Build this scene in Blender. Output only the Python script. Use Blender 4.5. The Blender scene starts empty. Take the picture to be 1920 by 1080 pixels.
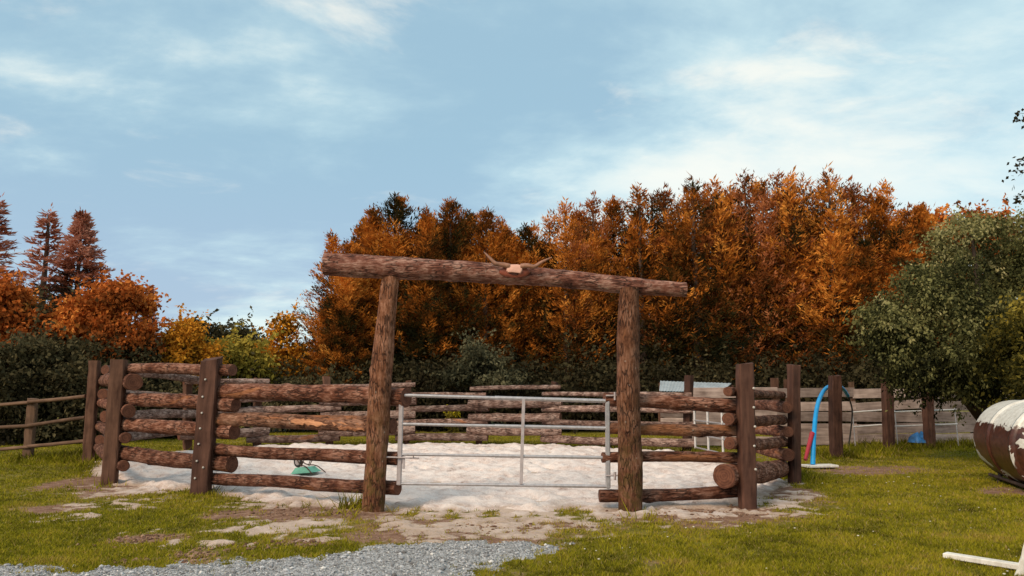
import bpy, math, random
import numpy as np
from mathutils import Vector, Matrix
R = math.radians
rng = np.random.default_rng(7)
random.seed(7)
C = bpy.context.scene.collection
sc = bpy.context.scene

# ------------------------------------------------------------------ camera, world, sun, exposure
CAM_H, FPX, PITCH = 1.55, 1397.0, R(7.66)
cam = bpy.data.cameras.new('camera')
cam.sensor_width = 36.0
cam.lens = FPX / 1920.0 * 36.0
cam.clip_end = 3000
camo = bpy.data.objects.new('camera', cam)
C.objects.link(camo)
camo.location = (0, 0, CAM_H)
camo.rotation_euler = (R(90) + PITCH, 0, 0)
sc.camera = camo

SUN_EL, SUN_ROT = R(38), R(222)
world = bpy.data.worlds.new('World')
sc.world = world
world.use_nodes = True
wn = world.node_tree
wn.nodes.clear()
def WN(t, **kw):
    n = wn.nodes.new(t)
    for k, v in kw.items():
        if k.startswith('_'):
            setattr(n, k[1:], v)
        else:
            n.inputs[k.replace('__', ' ')].default_value = v
    return n
def WL(a, b):
    wn.links.new(a, b)
def wmath(op, a, b=None, clamp=False):
    n = wn.nodes.new('ShaderNodeMath'); n.operation = op; n.use_clamp = clamp
    for i, v in enumerate((a, b)):
        if v is None: continue
        if isinstance(v, (int, float)): n.inputs[i].default_value = v
        else: WL(v, n.inputs[i])
    return n.outputs[0]
def wmix(f, a, b):
    n = wn.nodes.new('ShaderNodeMix'); n.data_type = 'RGBA'
    for i, v in ((0, f), (6, a), (7, b)):
        if isinstance(v, (int, float)): n.inputs[i].default_value = v
        elif isinstance(v, tuple): n.inputs[i].default_value = (*v, 1)
        else: WL(v, n.inputs[i])
    return n.outputs[2]
sky = wn.nodes.new('ShaderNodeTexSky')
sky.sky_type = 'NISHITA'; sky.sun_disc = False
sky.sun_elevation = SUN_EL; sky.sun_rotation = SUN_ROT
sky.air_density = 1.0; sky.dust_density = 0.6; sky.ozone_density = 1.5
tc = wn.nodes.new('ShaderNodeTexCoord')
sep = wn.nodes.new('ShaderNodeSeparateXYZ'); WL(tc.outputs['Generated'], sep.inputs[0])
zc = wmath('MAXIMUM', sep.outputs[2], 0.0)
den = wmath('ADD', zc, 0.16)
cx_ = wmath('DIVIDE', sep.outputs[0], den); cy_ = wmath('DIVIDE', sep.outputs[1], den)
comb = wn.nodes.new('ShaderNodeCombineXYZ'); WL(cx_, comb.inputs[0]); WL(cy_, comb.inputs[1])
mp = wn.nodes.new('ShaderNodeMapping'); WL(comb.outputs[0], mp.inputs[0])
mp.inputs['Rotation'].default_value = (0, 0, R(-20)); mp.inputs['Scale'].default_value = (0.9, 1.15, 1)
mp.inputs['Location'].default_value = (-8.3, -6.4, 0)
n1 = WN('ShaderNodeTexNoise', Scale=0.62, Detail=8.0, Roughness=0.52, Distortion=0.25); WL(mp.outputs[0], n1.inputs['Vector'])
n2 = WN('ShaderNodeTexNoise', Scale=1.5, Detail=9.0, Roughness=0.6, Distortion=0.15); WL(mp.outputs[0], n2.inputs['Vector'])
# a little more broken, brighter cloud towards the right hand side of the view, as the sky in the photo
side = wmath('MULTIPLY', sep.outputs[0], 0.13)
def wramp(x, lo, hi):
    n = wn.nodes.new('ShaderNodeMapRange'); n.interpolation_type = 'SMOOTHSTEP'
    WL(x, n.inputs[0]); n.inputs[1].default_value = lo; n.inputs[2].default_value = hi
    return n.outputs[0]
mixn = wmath('ADD', wmath('MULTIPLY', n1.outputs[0], 0.45), wmath('MULTIPLY', n2.outputs[0], 0.55))
veil = wramp(wmath('ADD', mixn, side), 0.40, 0.60)
puff = wramp(wmath('ADD', wmath('ADD', wmath('MULTIPLY', n2.outputs[0], 0.5), wmath('MULTIPLY', n1.outputs[0], 0.5)), wmath('MULTIPLY', side, 0.5)), 0.49, 0.66)
BLUE, VEIL, PUFF, LOW = (2.85, 4.4, 5.4), (5.0, 6.6, 6.9), (9.0, 8.5, 7.3), (3.2, 4.2, 5.45)
CLOUD_K = 1.0
lowm = wramp(zc, 0.34, 0.05)
base = wmix(lowm, BLUE, LOW)
c1 = wmix(veil, base, VEIL)
n3 = WN('ShaderNodeTexNoise', Scale=2.6, Detail=8.0, Roughness=0.6, Distortion=0.3); WL(mp.outputs[0], n3.inputs['Vector'])
small = wramp(wmath('ADD', wmath('MULTIPLY', n3.outputs[0], 0.6), wmath('ADD', wmath('MULTIPLY', n1.outputs[0], 0.45), wmath('MULTIPLY', side, 0.6))), 0.52, 0.67)
hz_fade = wmath('ADD', wmath('MULTIPLY', wramp(zc, 0.16, 0.36), 0.6), 0.4)
c2 = wmix(wmath('MULTIPLY', wmath('MULTIPLY', wmath('MAXIMUM', puff, wmath('MULTIPLY', small, 0.75)), 0.9), hz_fade), c1, PUFF)
skyc = wmix(0.86, sky.outputs[0], c2)
bg = wn.nodes.new('ShaderNodeBackground'); bg.inputs['Strength'].default_value = 0.095
WL(skyc, bg.inputs['Color'])
wo = wn.nodes.new('ShaderNodeOutputWorld'); WL(bg.outputs[0], wo.inputs[0])

sun = bpy.data.lights.new('sun', 'SUN')
sun.energy = 2.4; sun.angle = R(26); sun.color = (1.0, 0.79, 0.56)
suno = bpy.data.objects.new('sun', sun); C.objects.link(suno)
sd = Vector((math.sin(SUN_ROT) * math.cos(SUN_EL), math.cos(SUN_ROT) * math.cos(SUN_EL), math.sin(SUN_EL)))
suno.rotation_euler = sd.to_track_quat('Z', 'Y').to_euler()
suno.location = (0, 0, 30)

vs = sc.view_settings
vs.view_transform = 'Standard'; vs.look = 'None'; vs.gamma = 1.0; vs.use_curve_mapping = False
vs.exposure = 0.5

# ------------------------------------------------------------------ measuring: photograph pixels to places
cP, sP = math.cos(PITCH), math.sin(PITCH)
def zat(Y, py):
    k = (540 - py) / FPX
    return CAM_H + Y * (sP + k * cP) / (cP - k * sP)
def at(px, py, Y):
    z = zat(Y, py)
    return Vector(((px - 960) / FPX * (Y * cP + (z - CAM_H) * sP), Y, z))
def gp(px, py):
    k = (540 - py) / FPX
    Y = -CAM_H * (cP - k * sP) / (sP + k * cP)
    return Vector(((px - 960) / FPX * (Y * cP - CAM_H * sP), Y, 0))

# ------------------------------------------------------------------ noise
_T = np.random.default_rng(3).random((256, 256))
def vnoise(x, y, s=1.0, o=0):
    x = np.asarray(x) * s + 31.7 * o + 500; y = np.asarray(y) * s + 17.3 * o + 500
    xi = np.floor(x).astype(int); yi = np.floor(y).astype(int)
    fx = x - xi; fy = y - yi
    fx = fx * fx * (3 - 2 * fx); fy = fy * fy * (3 - 2 * fy)
    g = lambda a, b: _T[a % 256, b % 256]
    return (g(xi, yi) * (1 - fx) + g(xi + 1, yi) * fx) * (1 - fy) + (g(xi, yi + 1) * (1 - fx) + g(xi + 1, yi + 1) * fx) * fy
def fbm(x, y, s=1.0, o=0, n=4):
    a, t, w = 0, 0.0, 1.0
    for i in range(n):
        a = a + w * vnoise(x, y, s * 2 ** i, o + i * 3); t += w; w *= 0.5
    return a / t

# ------------------------------------------------------------------ objects
def link(o, parent=None):
    C.objects.link(o)
    if parent is not None: o.parent = parent
    return o
def thing(name, label, cat, loc=(0, 0, 0), group=None):
    o = bpy.data.objects.new(name, None)
    o.empty_display_size = 0.2
    o.location = loc
    link(o)
    o['label'] = label; o['category'] = cat
    if group: o['group'] = group
    return o
def tag(o, label, cat, group=None):
    o['label'] = label; o['category'] = cat
    if group: o['group'] = group
    return o
def mesh_np(name, v, f, mats, mi=None, smooth=True, attrs=None):
    """v (n,3), f (m,k) all faces the same size"""
    v = np.asarray(v, dtype=np.float32); f = np.asarray(f, dtype=np.int32)
    me = bpy.data.meshes.new(name)
    m, k = f.shape
    me.vertices.add(len(v)); me.vertices.foreach_set('co', v.ravel())
    me.loops.add(m * k); me.loops.foreach_set('vertex_index', f.ravel())
    me.polygons.add(m)
    me.polygons.foreach_set('loop_start', np.arange(m, dtype=np.int32) * k)
    me.polygons.foreach_set('loop_total', np.full(m, k, dtype=np.int32))
    for x in (mats if isinstance(mats, (list, tuple)) else [mats]): me.materials.append(x)
    if mi is not None: me.polygons.foreach_set('material_index', np.asarray(mi, dtype=np.int32))
    me.polygons.foreach_set('use_smooth', np.full(m, smooth, dtype=bool))
    for an, ad in (attrs or {}).items():
        a = me.attributes.new(an, 'FLOAT', 'POINT'); a.data.foreach_set('value', np.asarray(ad, dtype=np.float32))
    me.update(calc_edges=True); me.validate()
    return me
class MB:
    """collects shapes for ONE mesh object"""
    def __init__(s): s.v = []; s.f = []; s.m = []; s.sm = []
    def add(s, vs, fs, mi=0, smooth=True):
        b = len(s.v); s.v += [tuple(p) for p in vs]
        for q in fs:
            s.f.append([b + i for i in q]); s.m.append(mi); s.sm.append(smooth)
    def box(s, c, sz, rot=None, mi=0, bev=0.0):
        x, y, z = (q / 2 for q in sz)
        M = rot if rot is not None else Matrix.Identity(3)
        c = Vector(c); b = min(bev, x * .9, y * .9, z * .9)
        if b <= 0:
            p = [c + M @ Vector((i * x, j * y, k * z)) for i in (-1, 1) for j in (-1, 1) for k in (-1, 1)]
            s.add(p, [(0, 1, 3, 2), (4, 6, 7, 5), (0, 4, 5, 1), (2, 3, 7, 6), (0, 2, 6, 4), (1, 5, 7, 3)], mi, False)
            return
        ring = []
        for k, zz, ins in ((0, -z, b), (1, -z + b, 0), (2, z - b, 0), (3, z, b)):
            X, Y = x - ins, y - ins
            for (a, q) in ((X, Y - b), (X - b, Y), (-X + b, Y), (-X, Y - b), (-X, -Y + b), (-X + b, -Y), (X - b, -Y), (X, -Y + b)):
                ring.append(c + M @ Vector((a, q, zz)))
        fs = []
        for k in range(3):
            for i in range(8):
                j = (i + 1) % 8
                fs.append((k * 8 + i, k * 8 + j, k * 8 + 8 + j, k * 8 + 8 + i))
        fs.append(tuple(range(7, -1, -1))); fs.append(tuple(range(24, 32)))
        s.add(ring, fs, mi, False)
    def tube(s, pts, rad, n=12, mi=0, cap=None, wob=0.0, seed=0, squash=None):
        pts = [Vector(p) for p in pts]
        if isinstance(rad, (int, float)): rad = [rad] * len(pts)
        rr = random.Random(seed)
        ph = [rr.uniform(0, 6.28) for _ in range(6)]
        vs = []
        up = None
        for i, p in enumerate(pts):
            t = (pts[min(i + 1, len(pts) - 1)] - pts[max(i - 1, 0)]).normalized()
            if up is None:
                up = Vector((0, 0, 1)) if abs(t.z) < .9 else Vector((1, 0, 0))
            a = t.cross(up).normalized(); up = a.cross(t).normalized()
            for k in range(n):
                th = 2 * math.pi * k / n
                w = 1 + wob * (.5 * math.sin(2 * th + ph[0] + i * .9) + .4 * math.sin(3 * th + ph[1] - i * .7) + .35 * math.sin(5 * th + ph[2] + i * 1.9) + .5 * math.sin(i * 1.3 + ph[3]))
                vs.append(p + (a * math.cos(th) + up * math.sin(th)) * rad[i] * w)
        m = len(pts)
        fs = [(i * n + k, i * n + (k + 1) % n, (i + 1) * n + (k + 1) % n, (i + 1) * n + k) for i in range(m - 1) for k in range(n)]
        s.add(vs, fs, mi, True)
        ci = mi if cap is None else cap
        s.add([vs[k] for k in range(n)], [tuple(range(n - 1, -1, -1))], ci, False)
        s.add([vs[(m - 1) * n + k] for k in range(n)], [tuple(range(n))], ci, False)
    def mesh(s, name, mats):
        me = bpy.data.meshes.new(name)
        me.from_pydata(s.v, [], s.f)
        for x in (mats if isinstance(mats, (list, tuple)) else [mats]): me.materials.append(x)
        me.polygons.foreach_set('material_index', s.m)
        me.polygons.foreach_set('use_smooth', s.sm)
        me.update(); me.validate()
        return me
    def obj(s, name, mats, parent=None, world_off=None):
        """vertices are given in world space; world_off = world place of the parent"""
        if world_off is not None:
            w = Vector(world_off); s.v = [tuple(Vector(p) - w) for p in s.v]
        return link(bpy.data.objects.new(name, s.mesh(name, mats)), parent)

# ------------------------------------------------------------------ materials
class M:
    def __init__(s, name, rough=0.8, spec=0.3):
        s.m = bpy.data.materials.new(name); s.m.use_nodes = True
        s.nt = s.m.node_tree; s.b = s.nt.nodes['Principled BSDF']
        s.b.inputs['Roughness'].default_value = rough
        s.b.inputs['Specular IOR Level'].default_value = spec
    def n(s, t, **kw):
        x = s.nt.nodes.new(t)
        for k, v in kw.items():
            if k[0] == '_': setattr(x, k[1:], v)
            else: s.put(x.inputs[k.replace('__', ' ')], v)
        return x
    def put(s, sock, v):
        if isinstance(v, bpy.types.NodeSocket): s.nt.links.new(v, sock)
        elif isinstance(v, tuple) and len(v) == 3 and sock.type == 'RGBA': sock.default_value = (*v, 1)
        else: sock.default_value = v
    def math(s, op, a, b=0.0, clamp=False):
        x = s.nt.nodes.new('ShaderNodeMath'); x.operation = op; x.use_clamp = clamp
        s.put(x.inputs[0], a); s.put(x.inputs[1], b)
        return x.outputs[0]
    def mix(s, f, a, b, blend='MIX'):
        x = s.nt.nodes.new('ShaderNodeMix'); x.data_type = 'RGBA'; x.blend_type = blend
        s.put(x.inputs[0], f); s.put(x.inputs[6], a); s.put(x.inputs[7], b)
        return x.outputs[2]
    def ramp(s, x, stops, interp='LINEAR'):
        r = s.nt.nodes.new('ShaderNodeValToRGB'); s.put(r.inputs[0], x)
        cr = r.color_ramp; cr.interpolation = interp
        while len(cr.elements) < len(stops): cr.elements.new(0.5)
        for e, (p, c) in zip(cr.elements, stops):
            e.position = p; e.color = (*c, 1) if isinstance(c, tuple) else (c, c, c, 1)
        return r.outputs[0]
    def step(s, x, lo, hi):
        r = s.nt.nodes.new('ShaderNodeMapRange'); r.interpolation_type = 'SMOOTHSTEP'
        s.put(r.inputs[0], x); r.inputs[1].default_value = lo; r.inputs[2].default_value = hi
        return r.outputs[0]
    def coord(s, which='Object', scale=(1, 1, 1), rand=False):
        t = s.n('ShaderNodeTexCoord')
        mpn = s.n('ShaderNodeMapping'); s.nt.links.new(t.outputs[which], mpn.inputs[0])
        mpn.inputs['Scale'].default_value = scale
        if rand:
            oi = s.n('ShaderNodeObjectInfo')
            c = s.n('ShaderNodeCombineXYZ')
            for i, k in enumerate((37.0, 91.0, 53.0)):
                s.nt.links.new(s.math('MULTIPLY', oi.outputs['Random'], k), c.inputs[i])
            s.nt.links.new(c.outputs[0], mpn.inputs['Location'])
        return mpn.outputs[0]
    def noise(s, vec, scale, detail=5.0, rough=0.55, dist=0.0):
        return s.n('ShaderNodeTexNoise', Vector=vec, Scale=scale, Detail=detail, Roughness=rough, Distortion=dist).outputs[0]
    def bump(s, h, strength=0.5, dist=0.02):
        x = s.n('ShaderNodeBump', Height=h, Strength=strength, Distance=dist)
        s.nt.links.new(x.outputs[0], s.b.inputs['Normal'])
    def color(s, c): s.put(s.b.inputs['Base Color'], c); return s
    def rnd(s): return s.n('ShaderNodeObjectInfo').outputs['Random']
    def attr(s, name): return s.n('ShaderNodeAttribute', _attribute_name=name).outputs['Fac']

def bark(name, dark, mid, pale, strip=0.0, moss=0.0, stripcol=(0.42, 0.17, 0.075), spots=True):
    m = M(name, 0.85, 0.2)
    v = m.coord('Object', (1, 1, 0.26), True)
    v1 = m.coord('Object', (1, 1, 1), True)
    a = m.noise(v, 34, 7, 0.65, 0.3)
    b = m.noise(v1, 4.5, 5, 0.6)
    fine = m.noise(v1, 60, 3, 0.6)
    t = m.math('ADD', m.math('MULTIPLY', a, 0.62), m.math('MULTIPLY', b, 0.5))
    col = m.ramp(t, [(0.40, dark), (0.53, mid), (0.68, pale)])
    fv = m.coord('Object', (1, 1, 0.2), True)
    fz = m.n('ShaderNodeVectorMath', _operation='ADD'); m.nt.links.new(fv, fz.inputs[0])
    fn = m.n('ShaderNodeTexNoise', Vector=fv, Scale=20.0, Detail=3.0)
    fs_ = m.n('ShaderNodeVectorMath', _operation='SCALE'); m.nt.links.new(fn.outputs['Color'], fs_.inputs[0]); fs_.inputs['Scale'].default_value = 0.05
    m.nt.links.new(fs_.outputs[0], fz.inputs[1])
    vor = m.n('ShaderNodeTexVoronoi', Vector=fz.outputs[0], Scale=26.0, _feature='DISTANCE_TO_EDGE')
    crack = m.math('MULTIPLY', m.step(vor.outputs['Distance'], 0.11, 0.0), m.step(m.noise(v1, 5.0, 3), 0.40, 0.58))
    col = m.mix(m.math('MULTIPLY', crack, 0.75), col, (0.022, 0.010, 0.007))
    # worn, debarked patches with their own outline
    w = m.noise(v, 2.4, 5, 0.6, 0.8)
    ws = m.step(w, 0.60 - strip, 0.66 - strip)
    col = m.mix(m.math('MULTIPLY', ws, 0.8), col, m.mix(a, stripcol, (stripcol[0] * .6, stripcol[1] * .55, stripcol[2] * .5)))
    if moss > 0:
        sepx = m.n('ShaderNodeSeparateXYZ'); m.nt.links.new(m.n('ShaderNodeNewGeometry').outputs['Position'], sepx.inputs[0])
        hm = m.step(m.math('ADD', sepx.outputs[2], m.math('MULTIPLY', b, 1.2)), 2.4, 0.9)
        mm = m.math('MULTIPLY', hm, m.step(m.noise(v1, 9, 5, 0.65), 0.42, 0.62))
        col = m.mix(m.math('MULTIPLY', mm, moss), col, (0.10, 0.065, 0.014))
    if spots:
        sp = m.n('ShaderNodeTexVoronoi', Vector=v1, Scale=9.0).outputs['Distance']
        sps = m.math('MULTIPLY', m.step(sp, 0.14, 0.08), m.step(b, 0.52, 0.6))
        col = m.mix(m.math('MULTIPLY', sps, 0.6), col, (0.5, 0.38, 0.3))
    br = m.math('ADD', m.math('MULTIPLY', m.rnd(), 0.5), 0.62)
    hs = m.n('ShaderNodeHueSaturation', Color=col, Value=br)
    m.color(hs.outputs[0])
    h = m.math('SUBTRACT', m.math('ADD', m.math('MULTIPLY', a, 0.8), m.math('MULTIPLY', fine, 0.25)), m.math('MULTIPLY', crack, 0.6))
    m.bump(h, 1.0, 0.03)
    return m.m
def cut_end(name, c0, c1):
    m = M(name, 0.85, 0.2)
    t = m.n('ShaderNodeTexCoord')
    sx = m.n('ShaderNodeSeparateXYZ'); m.nt.links.new(t.outputs['Object'], sx.inputs[0])
    r = m.math('SQRT', m.math('ADD', m.math('MULTIPLY', sx.outputs[0], sx.outputs[0]), m.math('MULTIPLY', sx.outputs[1], sx.outputs[1])))
    nz = m.noise(m.coord('Object', (1, 1, 1), True), 14, 4)
    w = m.math('SINE', m.math('MULTIPLY', m.math('ADD', r, m.math('MULTIPLY', nz, 0.02)), 190.0))
    f = m.math('ADD', m.math('MULTIPLY', w, 0.09), nz, True)
    m.color(m.ramp(f, [(0.2, c0), (0.75, c1)]))
    m.bump(f, 0.4, 0.005)
    return m.m
MAT = {}
MAT['bark'] = bark('weathered_bark', (0.048, 0.015, 0.009), (0.155, 0.054, 0.029), (0.39, 0.20, 0.14))
MAT['bark_bare'] = bark('stripped_bark', (0.075, 0.03, 0.017), (0.19, 0.085, 0.05), (0.36, 0.2, 0.135), strip=0.13)
MAT['bark_grey'] = bark('greyed_bark', (0.05, 0.026, 0.02), (0.20, 0.115, 0.09), (0.46, 0.33, 0.28), strip=-.05)
MAT['bark_gate'] = bark('gatepost_bark', (0.055, 0.019, 0.010), (0.195, 0.075, 0.036), (0.38, 0.185, 0.115), moss=0.75, strip=-.1)
MAT['bark_beam'] = bark('beam_bark', (0.07, 0.024, 0.017), (0.23, 0.085, 0.055), (0.52, 0.30, 0.23), strip=-0.12)
MAT['cut'] = cut_end('sawn_log_end', (0.06, 0.022, 0.014), (0.17, 0.07, 0.042))
MAT['cut_pale'] = cut_end('sawn_beam_end', (0.26, 0.13, 0.09), (0.42, 0.24, 0.17))
def wood(name, dark, mid, axis_scale=(1, 1, 0.12), rough=0.85, varying=0.5, sc_=16):
    m = M(name, rough, 0.2)
    v = m.coord('Object', axis_scale, True); v1 = m.coord('Object', (1, 1, 1), True)
    a = m.noise(v, sc_, 6, 0.6, 0.5); b = m.noise(v1, 3, 4)
    t = m.math('ADD', m.math('MULTIPLY', a, 0.6), m.math('MULTIPLY', b, 0.45))
    col = m.ramp(t, [(0.36, dark), (0.68, mid)])
    hs = m.n('ShaderNodeHueSaturation', Color=col, Value=m.math('ADD', m.math('MULTIPLY', m.rnd(), varying), 1 - varying / 2))
    m.color(hs.outputs[0]); m.bump(a, 0.7, 0.012)
    return m.m
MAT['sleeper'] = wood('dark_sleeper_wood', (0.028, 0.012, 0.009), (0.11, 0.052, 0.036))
MAT['sleeper_lit'] = wood('lit_sleeper_wood', (0.05, 0.022, 0.014), (0.16, 0.08, 0.052))  # lighter copy of the sleeper wood, light on the posts put into its colour
MAT['board'] = wood('weathered_board', (0.15, 0.105, 0.09), (0.44, 0.335, 0.295), (0.1, 1, 1), varying=0.7, sc_=14)
MAT['board_end'] = MAT['board']
MAT['rail_wood'] = wood('grey_rail_wood', (0.06, 0.032, 0.02), (0.19, 0.11, 0.07))
MAT['white_wood'] = wood('white_painted_wood', (0.5, 0.46, 0.4), (0.78, 0.75, 0.7), varying=0.1)
def plain(name, col, rough=0.6, metal=0.0, var=0.15, scale=12, bump=0.1, spec=0.4):
    m = M(name, rough, spec); m.b.inputs['Metallic'].default_value = metal
    a = m.noise(m.coord('Object', (1, 1, 1), True), scale, 5, 0.6)
    lo = tuple(c * (1 - var * 2) for c in col); hi = tuple(min(1, c * (1 + var)) for c in col)
    m.color(m.ramp(a, [(0.3, lo), (0.7, hi)]))
    if bump: m.bump(a, bump, 0.005)
    return m.m
MAT['galv'] = plain('galvanised_steel', (0.47, 0.44, 0.45), 0.42, 0.55, 0.12, 18, 0.05)
MAT['galv_flat'] = plain('dull_galvanised_steel', (0.46, 0.40, 0.40), 0.55, 0.3, 0.1, 18, 0.05)
MAT['bolt'] = plain('bolt_head', (0.6, 0.55, 0.5), 0.45, 0.4, 0.1)
MAT['iron'] = plain('rusty_iron', (0.10, 0.06, 0.045), 0.7, 0.3, 0.3)
MAT['blue'] = plain('bright_blue_plastic', (0.005, 0.27, 0.62), 0.5, 0, 0.08, 5, 0.02)
MAT['red'] = plain('red_plastic', (0.32, 0.02, 0.035), 0.55, 0, 0.1, 5, 0.02)
MAT['tarp'] = plain('blue_tarpaulin', (0.03, 0.16, 0.42), 0.6, 0, 0.3, 4, 0.2)
MAT['white_metal'] = plain('white_painted_metal', (0.72, 0.7, 0.68), 0.5, 0, 0.08)
MAT['galv_light'] = plain('pale_galvanised_tube', (0.6, 0.57, 0.56), .5, .2, .1)
MAT['roof'] = plain('pale_blue_roof_sheet', (0.55, 0.62, 0.67), 0.35, 0.3, 0.12, 3, 0.02)
MAT['green_tray'] = plain('mint_green_paint', (0.16, 0.46, 0.34), 0.5, 0, 0.15, 8, 0.05)
MAT['tyre'] = plain('black_rubber', (0.03, 0.028, 0.028), 0.8, 0, 0.2)
MAT['bone'] = plain('pinkish_bone', (0.78, 0.43, 0.33), 0.7, 0, 0.1, 9, 0.25)
MAT['horn'] = plain('brown_horn', (0.30, 0.14, 0.085), 0.55, 0, 0.3, 10, 0.2)
MAT['plaque'] = plain('reddish_wood_plaque', (0.30, 0.075, 0.04), 0.6, 0, 0.2, 8, 0.15)
MAT['plaque_dark'] = plain('dark_stained_bone', (0.10, 0.03, 0.02), 0.7, 0, .2)
MAT['stone'] = plain('gravel_stone', (0.36, 0.37, 0.39), 0.85, 0, 0.35, 30, 0.2)

def leaf(name, stops, trans=0.25, rv=0.35):
    m = M(name, 0.8, 0.06)
    t = m.attr('tint')
    o = m.math('SUBTRACT', m.rnd(), 0.5)
    t = m.math('ADD', t, m.math('MULTIPLY', o, rv), True)
    col = m.ramp(t, stops)
    m.color(col)
    tr = m.n('ShaderNodeBsdfTranslucent', Color=col)
    mx = m.n('ShaderNodeMixShader', Fac=trans)
    out = m.nt.nodes['Material Output']
    m.nt.links.new(m.b.outputs[0], mx.inputs[1]); m.nt.links.new(tr.outputs[0], mx.inputs[2])
    m.nt.links.new(mx.outputs[0], out.inputs[0])
    return m.m
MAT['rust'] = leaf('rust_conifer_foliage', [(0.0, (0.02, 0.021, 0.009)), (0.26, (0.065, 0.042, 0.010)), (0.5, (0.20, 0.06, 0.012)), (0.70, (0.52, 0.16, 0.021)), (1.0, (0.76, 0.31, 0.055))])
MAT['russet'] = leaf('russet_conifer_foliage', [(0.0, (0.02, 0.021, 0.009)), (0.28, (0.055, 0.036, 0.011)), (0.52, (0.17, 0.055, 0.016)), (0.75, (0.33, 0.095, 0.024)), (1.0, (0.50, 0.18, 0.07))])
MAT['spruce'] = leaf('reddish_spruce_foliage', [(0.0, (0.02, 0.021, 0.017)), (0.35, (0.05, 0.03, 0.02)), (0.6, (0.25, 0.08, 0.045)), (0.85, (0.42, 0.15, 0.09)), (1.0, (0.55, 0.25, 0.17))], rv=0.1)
MAT['orange'] = leaf('orange_leaves', [(0.0, (0.06, 0.028, 0.010)), (0.28, (0.24, 0.07, 0.016)), (0.6, (0.52, 0.14, 0.03)), (1.0, (0.68, 0.25, 0.05))], rv=0.1)
MAT['gold'] = leaf('golden_leaves', [(0.0, (0.05, 0.035, 0.008)), (0.33, (0.22, 0.11, 0.014)), (0.7, (0.58, 0.23, 0.022)), (1.0, (0.72, 0.34, 0.035))], rv=0.15)
MAT['darkleaf'] = leaf('dark_green_leaves', [(0.0, (0.018, 0.014, 0.008)), (0.45, (0.046, 0.038, 0.018)), (1.0, (0.13, 0.105, 0.05))], rv=0.2)
MAT['sage'] = leaf('sage_green_leaves', [(0.0, (0.016, 0.017, 0.007)), (0.3, (0.07, 0.071, 0.024)), (0.65, (0.22, 0.205, 0.075)), (1.0, (0.44, 0.38, 0.18))], rv=0.0)
MAT['sage_dark'] = leaf('grey_green_leaves', [(0.0, (0.02, 0.02, 0.012)), (0.5, (0.07, 0.066, 0.036)), (1.0, (0.16, 0.145, 0.08))], rv=0)
MAT['olive'] = leaf('olive_leaves', [(0.0, (0.028, 0.026, 0.006)), (0.42, (0.15, 0.115, 0.018)), (1.0, (0.36, 0.27, 0.045))], rv=0.1)
MAT['yellowflower'] = leaf('yellow_petals', [(0.0, (0.3, 0.24, 0.01)), (1.0, (0.7, 0.55, 0.03))])
MAT['trunk'] = wood('tree_bark', (0.03, 0.018, 0.012), (0.10, 0.065, 0.05))
MAT['blade'] = leaf('grass_blade', [(0.0, (0.07, 0.062, 0.006)), (0.4, (0.215, 0.20, 0.012)), (0.72, (0.36, 0.30, 0.021)), (0.9, (0.35, 0.24, 0.06)), (1.0, (0.42, 0.30, 0.14))], 0.3, 0.0)

# ------------------------------------------------------------------ ground plan
POST = {  # places of the pen's posts, from where they meet the ground
    'L1': gp(165, 867), 'A': gp(205, 907), 'B': gp(376, 924), 'GL': gp(700, 956), 'GR': gp(1182, 958),
    'C': gp(1402, 952), 'D': gp(1490, 906), 'M': Vector((4.62, 15.3, 0)), 'E': gp(1288, 846),
    'F': at(1038, 830, 20.6), 'G': at(898, 828, 21.0), 'H': at(762, 826, 21.1), 'I': at(618, 826, 20.9), 'J': at(482, 828, 20.4), 'K': at(352, 834, 19.3)}
for k in POST: POST[k].z = 0
CEN = Vector((-2.0, 15.0, 0))
ring = np.array([[POST[k].x, POST[k].y] for k in ('L1', 'A', 'B', 'GL', 'GR', 'C', 'D', 'M', 'E', 'F', 'G', 'H', 'I', 'J', 'K')])
def sdist(x, y, poly):
    x = np.asarray(x, float); y = np.asarray(y, float)
    d = np.full(x.shape, 1e9); ins = np.zeros(x.shape, bool)
    n = len(poly)
    for i in range(n):
        ax, ay = poly[i]; bx, by = poly[(i + 1) % n]
        ex, ey = bx - ax, by - ay
        t = np.clip(((x - ax) * ex + (y - ay) * ey) / (ex * ex + ey * ey), 0, 1)
        d = np.minimum(d, np.hypot(x - ax - t * ex, y - ay - t * ey))
        c = ((ay > y) != (by > y)) & (x < (bx - ax) * (y - ay) / (by - ay + 1e-12) + ax)
        ins ^= c
    return np.where(ins, d, -d)
def blobs(x, y, L):
    m = np.full(np.shape(x), -9.0)
    for (px, py, wx, wy) in L:
        p = gp(px, py); q = gp(px + wx, py); r = gp(px, py - wy)
        ax = abs(q.x - p.x); ay = abs(r.y - p.y)
        d = np.sqrt(((x - p.x) / ax) ** 2 + ((y - p.y) / ay) ** 2)
        m = np.maximum(m, (1 - d) * min(ax, 0.6))
    return m
SANDB = [(900, 955, 260, 26), (330, 905, 110, 28), (560, 935, 120, 12), (545, 987, 130, 15), (285, 1000, 40, 6), (400, 1022, 90, 7), (520, 1016, 50, 6), (640, 975, 60, 8),
         (1290, 960, 130, 10), (1320, 975, 60, 7), (1440, 945, 60, 10), (1480, 962, 60, 4), (1085, 985, 60, 8), (760, 985, 70, 14), (880, 992, 150, 14), (820, 1010, 90, 9), (1420, 905, 60, 22)]
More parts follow.
